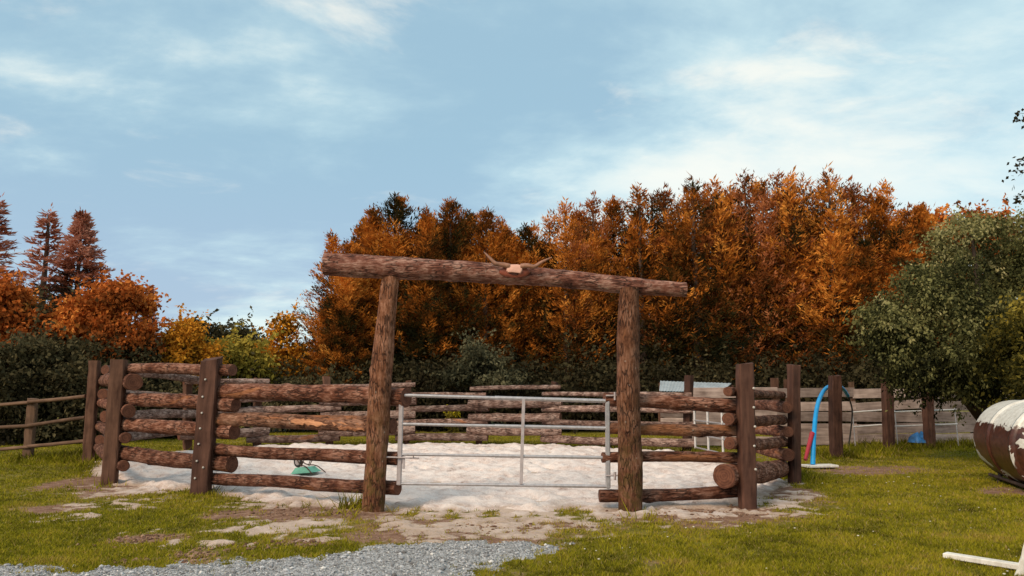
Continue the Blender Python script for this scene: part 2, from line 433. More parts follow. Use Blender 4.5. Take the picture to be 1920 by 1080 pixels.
DIRTB = [(600, 962, 120, 16), (1330, 965, 170, 18), (260, 905, 130, 22), (370, 1045, 50, 16), (275, 1012, 70, 8), (570, 1022, 60, 10), (100, 950, 60, 8), (950, 985, 190, 18), (180, 895, 60, 18), (1480, 925, 60, 20), (1640, 880, 110, 10), (1890, 925, 60, 12),
         (700, 960, 60, 18), (1180, 965, 60, 14), (840, 990, 170, 22), (900, 1004, 190, 18), (740, 1005, 110, 20), (470, 960, 90, 12), (1230, 1060, 50, 14), (1310, 985, 40, 6)]
PATH = [gp(*p) for p in ((0, 1058), (90, 1056), (200, 1062), (330, 1064), (450, 1060), (560, 1050), (660, 1038), (760, 1028), (860, 1021), (960, 1018), (1075, 1020), (1085, 1026), (1010, 1038), (985, 1056), (930, 1079))]
PATH = np.array([[p.x, p.y] for p in PATH] + [[-0.9, 5.6], [-1.6, 4.4], [-14, 2.6], [-14, 6.3]])
def m_sand(x, y):
    r = sdist(x, y, ring) - 0.05
    b = blobs(x, y, SANDB)
    n = (fbm(x, y, 1.9, 1, 5) - 0.5)
    n2 = (fbm(x, y, 6.0, 5, 3) - 0.5)
    return np.maximum(np.clip(r, -1, 0.6) + n * 0.7 + n2 * .3, np.clip(b, -.8, .6) + n * 1.1 + n2 * 1.3 + (fbm(x, y, 17, 7, 2) - .5) * .7 - 0.13)
def m_path(x, y):
    return np.clip(sdist(x, y, PATH), -1, 0.6) + (fbm(x, y, 2.0, 11, 5) - 0.5) * 1.0 + (fbm(x, y, 9, 15, 3) - 0.5) * 0.55 - .09
def m_dirt(x, y):
    e = np.exp(-np.clip(-(sdist(x, y, ring)), 0, 9) / 0.5) * 0.5
    q = np.clip(-m_path(x, y), 0, 2)
    return np.clip(blobs(x, y, DIRTB) * 2.4 + 0.45, 0, 1) * 0.85 + e * 0.5 + np.exp(-q / .18) * .3 + (fbm(x, y, 1.3, 21, 5) - 0.5) * 1.1 + (fbm(x, y, 4.5, 27, 3) - .5) * .5
def gz(x, y):
    d = np.hypot(x, y - 10)
    return (fbm(x, y, 0.35, 31, 2) - 0.5) * 0.07 + (fbm(x, y, 2.5, 33, 3) - 0.5) * 0.035 * np.clip(1.4 - d / 30, 0, 1)

def axis_pts(a, b, st, far, n):
    core = np.arange(a, b + st, st)
    g = np.geomspace(0.2, far, n)
    return np.concatenate([a - g[::-1], core, b + g])
def grid_faces(nx, ny):
    i = np.arange(nx - 1)[None, :] + np.arange(ny - 1)[:, None] * nx
    i = i.ravel()
    return np.stack([i, i + 1, i + 1 + nx, i + nx], 1)

# ground material
m = M('turf_and_soil', 0.9, 0.15)
v = m.coord('Object')
nA = m.noise(v, 1.1, 6, 0.6); nB = m.noise(v, 7, 6, 0.65); nC = m.noise(v, 45, 4, 0.65)
grass = m.ramp(m.math('ADD', m.math('MULTIPLY', nA, 0.45), m.math('MULTIPLY', nB, 0.55)), [(0.3, (0.08, 0.068, 0.010)), (0.5, (0.17, 0.14, 0.016)), (0.7, (0.27, 0.205, 0.035))])
soil = m.ramp(m.math('ADD', m.math('MULTIPLY', nC, 0.5), m.math('MULTIPLY', nB, 0.5)), [(0.32, (0.10, 0.05, 0.03)), (0.5, (0.23, 0.125, 0.082)), (0.66, (0.42, 0.28, 0.2))])
df = m.step(m.math('ADD', m.attr('dirt'), m.math('MULTIPLY', m.math('SUBTRACT', nB, 0.5), 1.2)), 0.32, 0.72)
spill = m.step(m.math('ADD', m.attr('spill'), m.math('ADD', m.math('MULTIPLY', m.math('SUBTRACT', nB, 0.5), 1.5), m.math('MULTIPLY', m.math('SUBTRACT', nC, 0.5), 0.8))), 0.35, 0.8)
col = m.mix(df, grass, soil)
m.color(m.mix(spill, col, m.mix(nC, (0.36, 0.24, 0.175), (0.68, 0.56, 0.47))))
m.bump(m.math('ADD', m.math('MULTIPLY', nB, 0.5), m.math('MULTIPLY', nC, 0.6)), 0.8, 0.04)
MAT['ground'] = m.m
xs = axis_pts(-13, 13, 0.09, 900, 26); ys = axis_pts(4, 24, 0.09, 1500, 26)
ys = ys[ys > -60]
X, Y = np.meshgrid(xs, ys)
dirt = m_dirt(X.ravel(), Y.ravel()) * np.clip((26 - np.abs(Y.ravel() - 10)) / 8, 0, 1)
Zg = gz(X.ravel(), Y.ravel())
spill = np.clip(m_sand(X.ravel(), Y.ravel()) * 1.5 + 0.55, 0, 1)
me = mesh_np('ground', np.stack([X.ravel(), Y.ravel(), Zg], 1), grid_faces(len(xs), len(ys)), MAT['ground'], attrs={'dirt': dirt, 'spill': spill})
o = link(bpy.data.objects.new('ground', me)); o['kind'] = 'structure'

# sand of the pen: sinks under the turf where its edge runs out
m = M('pale_riding_sand', 0.95, 0.1)
v = m.coord('Object')
a = m.noise(v, 5.5, 6, 0.65); b = m.noise(v, 40, 4, 0.65); c = m.noise(v, 0.9, 3)
t = m.math('ADD', m.math('MULTIPLY', a, 0.5), m.math('MULTIPLY', b, 0.3)); t = m.math('ADD', t, m.math('MULTIPLY', c, 0.25))
col = m.ramp(t, [(0.38, (0.34, 0.235, 0.20)), (0.46, (0.60, 0.48, 0.435)), (0.57, (0.75, 0.655, 0.615))])
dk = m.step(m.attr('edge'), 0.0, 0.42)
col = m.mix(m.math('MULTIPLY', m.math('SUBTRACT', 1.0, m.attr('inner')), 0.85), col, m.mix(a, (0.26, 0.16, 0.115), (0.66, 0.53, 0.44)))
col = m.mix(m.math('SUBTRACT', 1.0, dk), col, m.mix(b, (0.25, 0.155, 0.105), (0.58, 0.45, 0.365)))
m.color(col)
m.bump(m.math('ADD', a, m.math('MULTIPLY', b, 0.35)), 0.75, 0.05)
MAT['sand'] = m.m
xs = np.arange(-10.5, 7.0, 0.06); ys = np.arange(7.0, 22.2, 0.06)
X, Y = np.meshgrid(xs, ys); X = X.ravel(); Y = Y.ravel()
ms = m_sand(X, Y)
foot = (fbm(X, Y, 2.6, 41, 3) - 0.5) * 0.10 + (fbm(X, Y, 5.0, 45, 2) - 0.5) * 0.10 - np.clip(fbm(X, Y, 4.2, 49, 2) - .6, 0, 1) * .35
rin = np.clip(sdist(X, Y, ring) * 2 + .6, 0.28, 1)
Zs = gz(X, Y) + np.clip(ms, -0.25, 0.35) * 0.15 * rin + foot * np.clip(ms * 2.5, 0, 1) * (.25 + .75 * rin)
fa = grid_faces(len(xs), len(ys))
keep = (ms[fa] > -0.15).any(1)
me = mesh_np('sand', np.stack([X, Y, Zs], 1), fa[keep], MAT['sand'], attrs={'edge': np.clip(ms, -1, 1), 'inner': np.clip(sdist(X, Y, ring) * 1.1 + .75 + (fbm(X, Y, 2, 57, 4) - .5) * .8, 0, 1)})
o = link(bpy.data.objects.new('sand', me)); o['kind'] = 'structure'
def sand_z(x, y):
    s = m_sand(np.array([x]), np.array([y])); g = gz(np.array([x]), np.array([y]))
    return float(max(g[0], g[0] + np.clip(s, -.25, .35)[0] * .16))

# gravel track
m = M('blue_grey_gravel', 0.9, 0.2)
v = m.coord('Object')
a = m.n('ShaderNodeTexVoronoi', Vector=v, Scale=42.0); b = m.noise(v, 3, 5, 0.6); c = m.noise(v, 90, 3)
t = m.math('ADD', m.math('MULTIPLY', m.n('ShaderNodeSeparateColor', Color=a.outputs['Color']).outputs[0], 0.55), m.math('MULTIPLY', b, 0.45))
m.color(m.ramp(t, [(0.15, (0.17, 0.15, 0.135)), (0.5, (0.30, 0.295, 0.295)), (0.8, (0.44, 0.435, 0.44))]))
m.bump(m.math('SUBTRACT', 1.0, a.outputs['Distance']), 0.9, 0.02)
MAT['gravel'] = m.m
xs = np.arange(-8.5, 2.0, 0.05); ys = np.arange(3.0, 8.2, 0.05)
X, Y = np.meshgrid(xs, ys); X = X.ravel(); Y = Y.ravel()
mpath = m_path(X, Y)
Zp = gz(X, Y) + np.clip(mpath, -0.2, 0.3) * 0.1 + (fbm(X, Y, 12, 51, 2) - 0.5) * 0.012
fa = grid_faces(len(xs), len(ys)); keep = (mpath[fa] > -0.12).any(1)
me = mesh_np('gravel_track', np.stack([X, Y, Zp], 1), fa[keep], MAT['gravel'])
o = link(bpy.data.objects.new('gravel_track', me)); o['kind'] = 'structure'

# loose stones, uncountable
ico = np.array([[0, 0, 1], [.9, 0, .3], [.28, .85, .3], [-.72, .53, .3], [-.72, -.53, .3], [.28, -.85, .3], [.6, .5, -.4], [-.3, .7, -.4], [-.8, 0, -.4], [-.3, -.7, -.4], [.6, -.5, -.4]])
icf = np.array([[0, 1, 2], [0, 2, 3], [0, 3, 4], [0, 4, 5], [0, 5, 1], [1, 6, 2], [2, 7, 3], [3, 8, 4], [4, 9, 5], [5, 10, 1], [6, 7, 2], [7, 8, 3], [8, 9, 4], [9, 10, 5], [10, 6, 1]])
n = 30000
x = rng.uniform(-6.5, 1.6, n); y = rng.uniform(5.4, 7.9, n)
k = (m_path(x, y) + rng.normal(0, 0.16, n)) > 0.02
x, y = x[k], y[k]; n = len(x)
s = rng.uniform(0.0035, 0.011, n) * (1 + (rng.random(n) < 0.05) * 1.4)
an = rng.uniform(0, 6.28, n)
zz = gz(x, y) + np.clip(m_path(x, y), -.2, .3) * .1 + s * .25
cx, sx_ = np.cos(an), np.sin(an)
vx = ico[None, :, 0] * s[:, None] * rng.uniform(.7, 1.3, (n, 1)); vy = ico[None, :, 1] * s[:, None] * rng.uniform(.7, 1.2, (n, 1)); vz = ico[None, :, 2] * s[:, None] * rng.uniform(.5, .9, (n, 1))
V = np.stack([x[:, None] + vx * cx[:, None] - vy * sx_[:, None], y[:, None] + vx * sx_[:, None] + vy * cx[:, None], zz[:, None] + vz], 2).reshape(-1, 3)
Fc = (icf[None] + (np.arange(n) * 11)[:, None, None]).reshape(-1, 3)
m = M('loose_gravel', 0.85, 0.25)
tt = m.attr('tint'); m.color(m.ramp(tt, [(0, (0.12, 0.11, 0.105)), (0.5, (0.30, 0.30, 0.315)), (0.92, (0.47, 0.465, 0.475)), (1.0, (0.66, 0.62, 0.58))]))
me = mesh_np('loose_gravel', V, Fc, m.m, smooth=False, attrs={'tint': np.repeat(rng.random(n), 11)})
o = link(bpy.data.objects.new('loose_gravel', me)); o['kind'] = 'stuff'; tag(o, 'loose blue grey gravel stones on the track at the bottom', 'gravel')

# ------------------------------------------------------------------ grass
def grass_at(n, ymin, ymax, pw):
    u = rng.random(n)
    y = (ymin ** pw + u * (ymax ** pw - ymin ** pw)) ** (1 / pw)
    x = rng.uniform(-0.74, 0.74, n) * y
    w_ = rng.random(n) < .14          # thinner turf goes on beyond both edges of the view
    x = np.where(w_, np.sign(x) * rng.uniform(.74, 1.25, n) * y, x)
    return x, y
x1, y1 = grass_at(600000, 5.4, 26, -0.15)
sa = m_sand(x1, y1); pa = m_path(x1, y1); di = m_dirt(x1, y1)
pn = fbm(x1, y1, 5, 61, 4)
k = (sa < -0.02 + rng.normal(0, .09, len(x1)) + (pn - .5) * .35) & (pa < 0.03 + rng.normal(0, .12, len(x1)) + (pn - .5) * .5) & ((di + (pn - .5) * 1.5 + rng.normal(0, .22, len(x1))) < 0.46)
x1, y1, di = x1[k], y1[k], di[k]
TALL = [(gp(1600, 850), 0.9), (gp(1660, 842), 0.8), (gp(1740, 838), 0.9), (gp(1568, 856), 0.55), (gp(1500, 898), 0.35), (gp(440, 915), 0.5), (gp(205, 905), .4), (gp(165, 866), .5), (gp(700, 962), .35), (gp(1182, 965), .3), (gp(640, 950), .5), (gp(345, 905), .25), (gp(55, 862), .4), (gp(1810, 836), 1.2), (gp(1700, 836), 0.9), (gp(1620, 836), .8), (gp(130, 860), .9)]
tl = np.zeros(len(x1))
for p, r in TALL:
    tl = np.maximum(tl, np.exp(-((x1 - p.x) ** 2 + (y1 - p.y) ** 2) / (r * r)))
back = sdist(x1, y1, ring)
tl = np.maximum(tl, 0.55 * np.exp(-(back / 0.25) ** 2) * (y1 > 13))
n = len(x1)
cl = fbm(x1, y1, 1.6, 71, 4); cl2 = fbm(x1, y1, 7, 75, 3)
hgt = (0.016 + 0.024 * rng.random(n) + 0.04 * np.clip(cl2 - .5, 0, 1)) * (0.75 + 0.6 * cl) + tl * rng.uniform(0.06, 0.28, n)
wid = 0.0035 + 0.00042 * y1 + tl * 0.003
az = rng.uniform(0, 6.28, n); ln = rng.normal(0, 0.55, (n, 2)) * hgt[:, None]
z0 = gz(x1, y1) - 0.004
P0 = np.stack([x1 - np.cos(az) * wid, y1 - np.sin(az) * wid, z0], 1)
P1 = np.stack([x1 + np.cos(az) * wid, y1 + np.sin(az) * wid, z0], 1)
P2 = np.stack([x1 + ln[:, 0], y1 + ln[:, 1], z0 + hgt], 1)
V = np.stack([P0, P1, P2], 1).reshape(-1, 3)
Fc = np.arange(n * 3).reshape(-1, 3)
tint = np.clip(0.42 + (cl - .5) * 0.9 + (cl2 - .5) * .7 + rng.normal(0, .14, n) + np.clip(di, 0, 1) * .3 - tl * .25, 0, 0.88)
tint = np.where(rng.random(n) < 0.05 + 0.12 * np.clip(di, 0, 1), rng.uniform(.85, 1, n), tint)
me = mesh_np('short_grass', V, Fc, MAT['blade'], smooth=False, attrs={'tint': np.repeat(tint, 3)})
o = link(bpy.data.objects.new('short_grass', me)); o['kind'] = 'stuff'; tag(o, 'short yellow green grass growing around the log pen', 'grass')

# crumbled soil clods and dry straw lying about
def scatter_lumps(name, label, cat, spots, smin, smax, col0, col1):
    xs_, ys_ = [], []
    for px, py, wx, wy, k in spots:
        c = gp(px, py); q = gp(px + wx, py); t_ = gp(px, py - wy)
        xs_.append(rng.normal(c.x, abs(q.x - c.x) * .6, k)); ys_.append(rng.normal(c.y, abs(t_.y - c.y) * .6, k))
    x = np.concatenate(xs_); y = np.concatenate(ys_); n = len(x)
    s_ = rng.uniform(smin, smax, n) * rng.uniform(.4, 1.2, n)
    J = rng.uniform(.65, 1.35, (n, 11))
    z = gz(x, y) + s_ * .25
    V = np.stack([x[:, None] + ico[None, :, 0] * s_[:, None] * J * 1.2, y[:, None] + ico[None, :, 1] * s_[:, None] * J, z[:, None] + ico[None, :, 2] * s_[:, None] * J * .75], 2).reshape(-1, 3)
    mm = M(name, .95, .1); mm.color(mm.ramp(mm.attr('tint'), [(0, col0), (1, col1)]))
    me = mesh_np(name, V, (icf[None] + (np.arange(n) * 11)[:, None, None]).reshape(-1, 3), mm.m, smooth=False, attrs={'tint': np.repeat(rng.random(n), 11)})
    o = link(bpy.data.objects.new(name, me)); o['kind'] = 'stuff'; tag(o, label, cat)
scatter_lumps('soil_clods', 'dark crumbled soil clods in the turf beside the gravel track', 'soil', [(365, 1045, 40, 10, 170), (565, 1023, 50, 7, 120), (285, 1010, 50, 6, 80), (230, 1018, 45, 6, 120), (520, 960, 110, 12, 130), (620, 962, 70, 9, 110), (1330, 962, 130, 10, 170), (950, 990, 150, 12, 130), (480, 1030, 70, 8, 70), (250, 1052, 40, 4, 80)], .006, .026, (0.09, 0.045, 0.03), (0.30, 0.185, 0.125))
n = 900
x, y = rng.uniform(-2.2, 2.6, n), rng.uniform(7.6, 10.2, n)
k = rng.random(n) < np.exp(-((y - 8.5) / .8) ** 2); x, y = x[k], y[k]; n = len(x)
an = rng.uniform(0, 6.28, n); ll = rng.uniform(.02, .09, n); ww = .0035
zz = np.maximum(gz(x, y), gz(x, y) + np.clip(m_sand(x, y), -.25, .35) * .15 * .28) + .012
dx, dy = np.cos(an) * ll, np.sin(an) * ll
V = np.stack([np.stack([x - dx, y - dy, zz], 1), np.stack([x - dy / ll * ww, y + dx / ll * ww, zz + .008], 1), np.stack([x + dx, y + dy, zz + .004], 1), np.stack([x + dy / ll * ww, y - dx / ll * ww, zz + .008], 1)], 1).reshape(-1, 3)
me = mesh_np('straw', V, np.arange(n * 4).reshape(-1, 4), MAT['blade'], smooth=False, attrs={'tint': np.repeat(rng.uniform(.85, 1, n), 4)})
o = link(bpy.data.objects.new('straw', me)); o['kind'] = 'stuff'; tag(o, 'dry straw scattered on the sand in front of the gate', 'straw')

# white clover heads and bits scattered in the turf
n = 190
x = rng.uniform(0.3, 9, n); y = rng.uniform(6.2, 14, n)
k = (m_sand(x, y) < -.1) & (m_path(x, y) < -.1) & (np.abs(x) < .7 * y) & (fbm(x, y, .8, 81, 2) > .42); x, y = x[k], y[k]; n = len(x)
s = rng.uniform(0.004, 0.011, n); zz = gz(x, y) + rng.uniform(.02, .05, n)
V = np.stack([x[:, None] + ico[None, :, 0] * s[:, None] * 1.4, y[:, None] + ico[None, :, 1] * s[:, None] * 1.4, zz[:, None] + ico[None, :, 2] * s[:, None] * .7], 2).reshape(-1, 3)
me = mesh_np('clover_flowers', V, (icf[None] + (np.arange(n) * 11)[:, None, None]).reshape(-1, 3), plain('clover_petal', (0.55, 0.5, 0.4), 0.8), smooth=True)
o = link(bpy.data.objects.new('clover_flowers', me)); o['kind'] = 'stuff'; tag(o, 'small pale clover flowers scattered in the grass', 'flowers')

# ------------------------------------------------------------------ log building
def make_log(name, P, Q, rP, rQ, mat, parent, origin, seed, sides=20, rings=30, bow=0.012, wob=0.05, capmat=None, knots=9):
    """one log as its own object, its local Z along the log"""
    P, Q = Vector(P), Vector(Q)
    L = (Q - P).length; d = (Q - P).normalized(); mid = (P + Q) / 2
    rr = np.random.default_rng(seed)
    t = np.linspace(0, 1, rings); th = np.linspace(0, 2 * np.pi, sides, endpoint=False)
    T, TH = np.meshgrid(t, th, indexing='ij')
    ph = rr.uniform(0, 6.28, 10)
    rad = rP + (rQ - rP) * T
    w = 1 + wob * (.45 * np.sin(2 * TH + ph[0] + T * 3) + .35 * np.sin(3 * TH + ph[1] - T * 7) + .25 * np.sin(5 * TH + ph[2] + T * 13) + .45 * np.sin(T * L * 4.3 + ph[3]) + .3 * np.sin(T * L * 9.1 + ph[4]))
    w += rr.normal(0, wob * 0.22, T.shape)
    for _ in range(knots):
        kt, kh = rr.uniform(.04, .96), rr.uniform(0, 6.28)
        dh = np.abs(((TH - kh + np.pi) % (2 * np.pi)) - np.pi)
        w += rr.uniform(.08, .26) * np.exp(-((T - kt) * L / 0.07) ** 2 - (dh / .3) ** 2)
    rad = rad * w
    bx = bow * np.sin(np.pi * T + .3 * np.sin(ph[6])) * math.sin(ph[5]) * L * .5; by = bow * np.sin(np.pi * T) * math.cos(ph[5]) * L * .5
    bx += 0.006 * np.sin(T * L * 2.1 + ph[7]); by += 0.006 * np.sin(T * L * 2.7 + ph[8])
    tilt = rr.normal(0, .12, 2)
    zz = (T - .5) * L + np.where(T == 0, tilt[0], 0) * rad * np.cos(TH) + np.where(T == 1, tilt[1], 0) * rad * np.cos(TH)
    V = np.stack([rad * np.cos(TH) + bx, rad * np.sin(TH) + by, zz], 2).reshape(-1, 3)
    mb = MB()
    f = []
    for i in range(rings - 1):
        for k in range(sides):
            f.append((i * sides + k, i * sides + (k + 1) % sides, (i + 1) * sides + (k + 1) % sides, (i + 1) * sides + k))
    mb.add(V, f, 0, True)
    for i, rev in ((0, True), (rings - 1, False)):
        ringv = V[i * sides:(i + 1) * sides]; cc = ringv.mean(0)
        inner = cc + (ringv - cc) * .9 + np.array([0, 0, (0.004 if not rev else -0.004)])
        b = np.concatenate([ringv, inner, [cc + np.array([0, 0, (.004 if not rev else -.004)])]])
        fs = []
        for k in range(sides):
            j = (k + 1) % sides
            q = (k, j, sides + j, sides + k); tq = (sides + k, sides + j, 2 * sides)
            fs.append(q[::-1] if rev else q); fs.append(tq[::-1] if rev else tq)
        mb.add(b, fs, 1, False)
    me = mb.mesh(name, [mat, capmat or MAT['cut']])
    o = link(bpy.data.objects.new(name, me), parent)
    q = d.to_track_quat('Z', 'Y').to_matrix().to_4x4()
    o.matrix_local = Matrix.Translation(mid - Vector(origin)) @ q
    return o

def make_sleeper(base, top, w, dpt, face, parent, origin, seed, mat, bolts=(), below=0.35, ragged=0.02, name='post'):
    """a square post as an object of its own, local Z up the post; face = direction of its broad face"""
    base, top = Vector(base), Vector(top)
    d = (top - base).normalized(); base = base - d * below
    L = (top - base).length
    f = Vector(face); f = (f - d * f.dot(d)).normalized(); s = d.cross(f).normalized()
    rr = np.random.default_rng(seed)
    tl_ = rr.normal(0, .10, 2)
    mb = MB(); V = []; n = 12
    zs = np.linspace(0, L, 14)
    b = 0.018
    X, Y = w / 2, dpt / 2
    prof = [(X, -Y + b), (X, 0), (X, Y - b), (X - b, Y), (0, Y), (-X + b, Y), (-X, Y - b), (-X, 0), (-X, -Y + b), (-X + b, -Y), (0, -Y), (X - b, -Y)]
    for i, z in enumerate(zs):
        g = 1 + rr.normal(0, .012)
        for (a, c) in prof:
            e = rr.normal(0, .0035, 2)
            zz = z + ((rr.normal(0, ragged * .25) + tl_[0] * a + tl_[1] * c) if i == len(zs) - 1 else 0)
            V.append((a * g + e[0], c * g + e[1], zz))
    fs = [(i * n + k, i * n + (k + 1) % n, (i + 1) * n + (k + 1) % n, (i + 1) * n + k) for i in range(len(zs) - 1) for k in range(n)]
    mb.add(V, fs, 0, False)
    tp = V[-n:]
    tc_ = tuple(np.mean(np.array(tp), 0))
    mb.add(tp + [tc_], [(k, (k + 1) % n, n) for k in range(n)], 0, False)
    me = mb.mesh(name, mat)
    o = link(bpy.data.objects.new(name, me), parent)
    rot = Matrix((s, f, d)).transposed().to_4x4()
    o.matrix_local = Matrix.Translation(base - Vector(origin)) @ rot
    for (bx, bz) in bolts:   # bolt heads standing proud of the face
        bb = MB()
        bb.tube([(bx, Y - .004, bz + below), (bx, Y + .012, bz + below), (bx, Y + .018, bz + below)], [.017, .017, .009], 8)
        link(bpy.data.objects.new('bolt', bolt_mesh(bb)), o)
    return o
def bolt_mesh(bb): return bb.mesh('bolt', MAT['bolt'])

def inside(P, Q):
    d = (Q - P); nrm = Vector((-d.y, d.x, 0)).normalized()
    if nrm.dot(CEN - (P + Q) / 2) < 0: nrm = -nrm
    return nrm
def panel(P, Q, rows, parent, origin, seed, mat='bark', sides=20, rings=40):
    """rows: (photo y at P, photo y at Q, radius at P, radius at Q, overshoot P, overshoot Q, off P, off Q [, material])"""
    P, Q = POST[P], POST[Q]
    nr = inside(P, Q); d = (Q - P).normalized()
    for i, r in enumerate(rows):
        yP, yQ, rP, rQ, eP, eQ, oP, oQ = r[:8]
        mt = r[8] if len(r) > 8 else mat
        a = P + nr * (oP + rP * .92); b = Q + nr * (oQ + rQ * .92)
        a.z = zat(a.y, yP); b.z = zat(b.y, yQ)
        dd = (b - a).normalized()
        make_log('log', a - dd * eP, b + dd * eQ, rP, rQ, MAT[mt], parent, origin, seed * 31 + i, sides, rings)
def panel_z(P, Q, rows, parent, origin, seed, mat='bark_grey'):
    P, Q = POST[P], POST[Q]
    nr = inside(P, Q)
    for i, (zP, zQ, rP, rQ, eP, eQ) in enumerate(rows):
        a = P + nr * (.08 + rP * .9); b = Q + nr * (.08 + rQ * .9); a.z = zP; b.z = zQ
        dd = (b - a).normalized()
        make_log('log', a - dd * eP, b + dd * eQ, rP, rQ, MAT[mat], parent, origin, seed * 37 + i, 14, 14)

# ------------------------------------------------------------------ the log pen: long run (left side and back), short run (right of the gateway)
oL = POST['A'].copy()
runL = thing('log_fence', 'long stacked log fence curving from the left gatepost round the back of the sand pen', 'fence', oL, 'log fences of the round pen')
H = .08
panel('B', 'GL', [(735, 744, .118, .128, .22, .30, H, .13), (787, 799, .105, .11, .2, .12, H, .13, 'bark_bare'), (842, 858, .082, .09, .26, .24, H, .13), (897, 914, .088, .092, .22, .22, H, .13)], runL, oL, 1)
panel('A', 'B', [(692, 694, .082, .088, .26, .38, H, H), (748, 757, .108, .105, .22, .46, H, H), (797, 808, .112, .118, .2, .45, H, H), (849, 867, .118, .125, .2, .42, H, H)], runL, oL, 2)
panel('L1', 'A', [(714, 716, .13, .145, .3, .36, H, H), (755, 770, .1, .105, .3, .3, H, H), (799, 819, .1, .09, .3, .28, H, H), (838, 871, .1, .09, .25, .28, H, H)], runL, oL, 3)
panel('K', 'L1', [(712, 694, .09, .1, .25, .12, H, .26), (748, 739, .1, .115, .25, .14, H, .25), (776, 781, .1, .12, .25, .1, H, .27), (802, 824, .1, .11, .25, .14, H, .26)], runL, oL, 4, 'bark_grey')
hi = lambda a=0.0: [(1.60 + a, 1.56 + a, .062, .058, .22, .22), (1.16 + a, 1.13 + a, .115, .12, .26, .26), (.80 + a, .77 + a, .115, .105, .22, .24), (.40, .38, .12, .13, .24, .28)]
lo = lambda a=0.0: [(1.37 + a, 1.37 + a, .06, .055, .2, .26), (1.0 + a, .97 + a, .095, .085, .28, .26), (.64 + a, .62 + a, .075, .08, .26, .24), (.22, .2, .11, .1, .26, .26)]
panel_z('E', 'F', lo(.02), runL, oL, 5); panel_z('F', 'G', hi(-.02), runL, oL, 6); panel_z('G', 'H', lo(), runL, oL, 7)
panel_z('H', 'I', hi(.04), runL, oL, 8); panel_z('I', 'J', lo(.02), runL, oL, 9); panel_z('J', 'K', hi(.14), runL, oL, 10)
def front(k, extra=None):
    v = POST[k] - CEN; v.z = 0
    return v.normalized() if extra is None else Vector(extra)
def top_at(k, px, py): return at(px, py, POST[k].y)
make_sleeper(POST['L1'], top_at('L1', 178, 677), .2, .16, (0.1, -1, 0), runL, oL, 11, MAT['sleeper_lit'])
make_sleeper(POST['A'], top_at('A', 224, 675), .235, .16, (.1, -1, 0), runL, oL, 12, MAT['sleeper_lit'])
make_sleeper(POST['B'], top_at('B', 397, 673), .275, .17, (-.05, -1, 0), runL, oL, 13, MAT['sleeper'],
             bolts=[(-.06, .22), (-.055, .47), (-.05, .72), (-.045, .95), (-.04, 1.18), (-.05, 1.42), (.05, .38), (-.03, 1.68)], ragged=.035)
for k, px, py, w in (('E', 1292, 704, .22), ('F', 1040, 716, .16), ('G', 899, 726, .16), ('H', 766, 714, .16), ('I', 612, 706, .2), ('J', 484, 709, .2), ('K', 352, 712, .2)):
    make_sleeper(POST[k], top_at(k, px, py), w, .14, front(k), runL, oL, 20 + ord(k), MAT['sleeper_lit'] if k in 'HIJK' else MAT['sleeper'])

oR = POST['C'].copy()
runR = thing('log_fence', 'short stacked log fence right of the gateway with one very thick bottom log', 'fence', oR, 'log fences of the round pen')
panel('GR', 'C', [(750, 763, .092, .094, .25, .12, .14, .08), (804, 809, .075, .078, .2, .12, .14, .08, 'bark_bare'), (858, 858, .07, .068, .3, .12, .14, .08), (929, 921, .082, .08, .34, .1, .14, .08)], runR, oR, 14)
panel('C', 'D', [(735, 741, .062, .06, .2, .05, .08, .08), (786, 787, .08, .082, .2, .1, .08, .08), (832, 829, .078, .085, .2, .1, .08, .08), (891, 879, .15, .145, .27, .08, .08, .08)], runR, oR, 15)
panel('D', 'M', [(763, 758, .095, .09, .26, .2, .08, .08), (808, 798, .09, .09, .26, .2, .08, .08), (850, 828, .1, .1, .26, .2, .08, .08)], runR, oR, 16)
make_sleeper(POST['C'], top_at('C', 1396, 682), .205, .17, (.1, -1, 0), runR, oR, 17, MAT['sleeper'], bolts=[(.08, .5), (.07, .8), (.085, 1.05), (.075, 1.3), (.08, 1.55)])
make_sleeper(POST['D'], top_at('D', 1488, 684), .17, .16, (.3, -1, 0), runR, oR, 18, MAT['sleeper'])
make_sleeper(POST['M'], Vector((4.62, 15.3, 1.5)), .16, .14, (1, -.3, 0), runR, oR, 19, MAT['sleeper'])

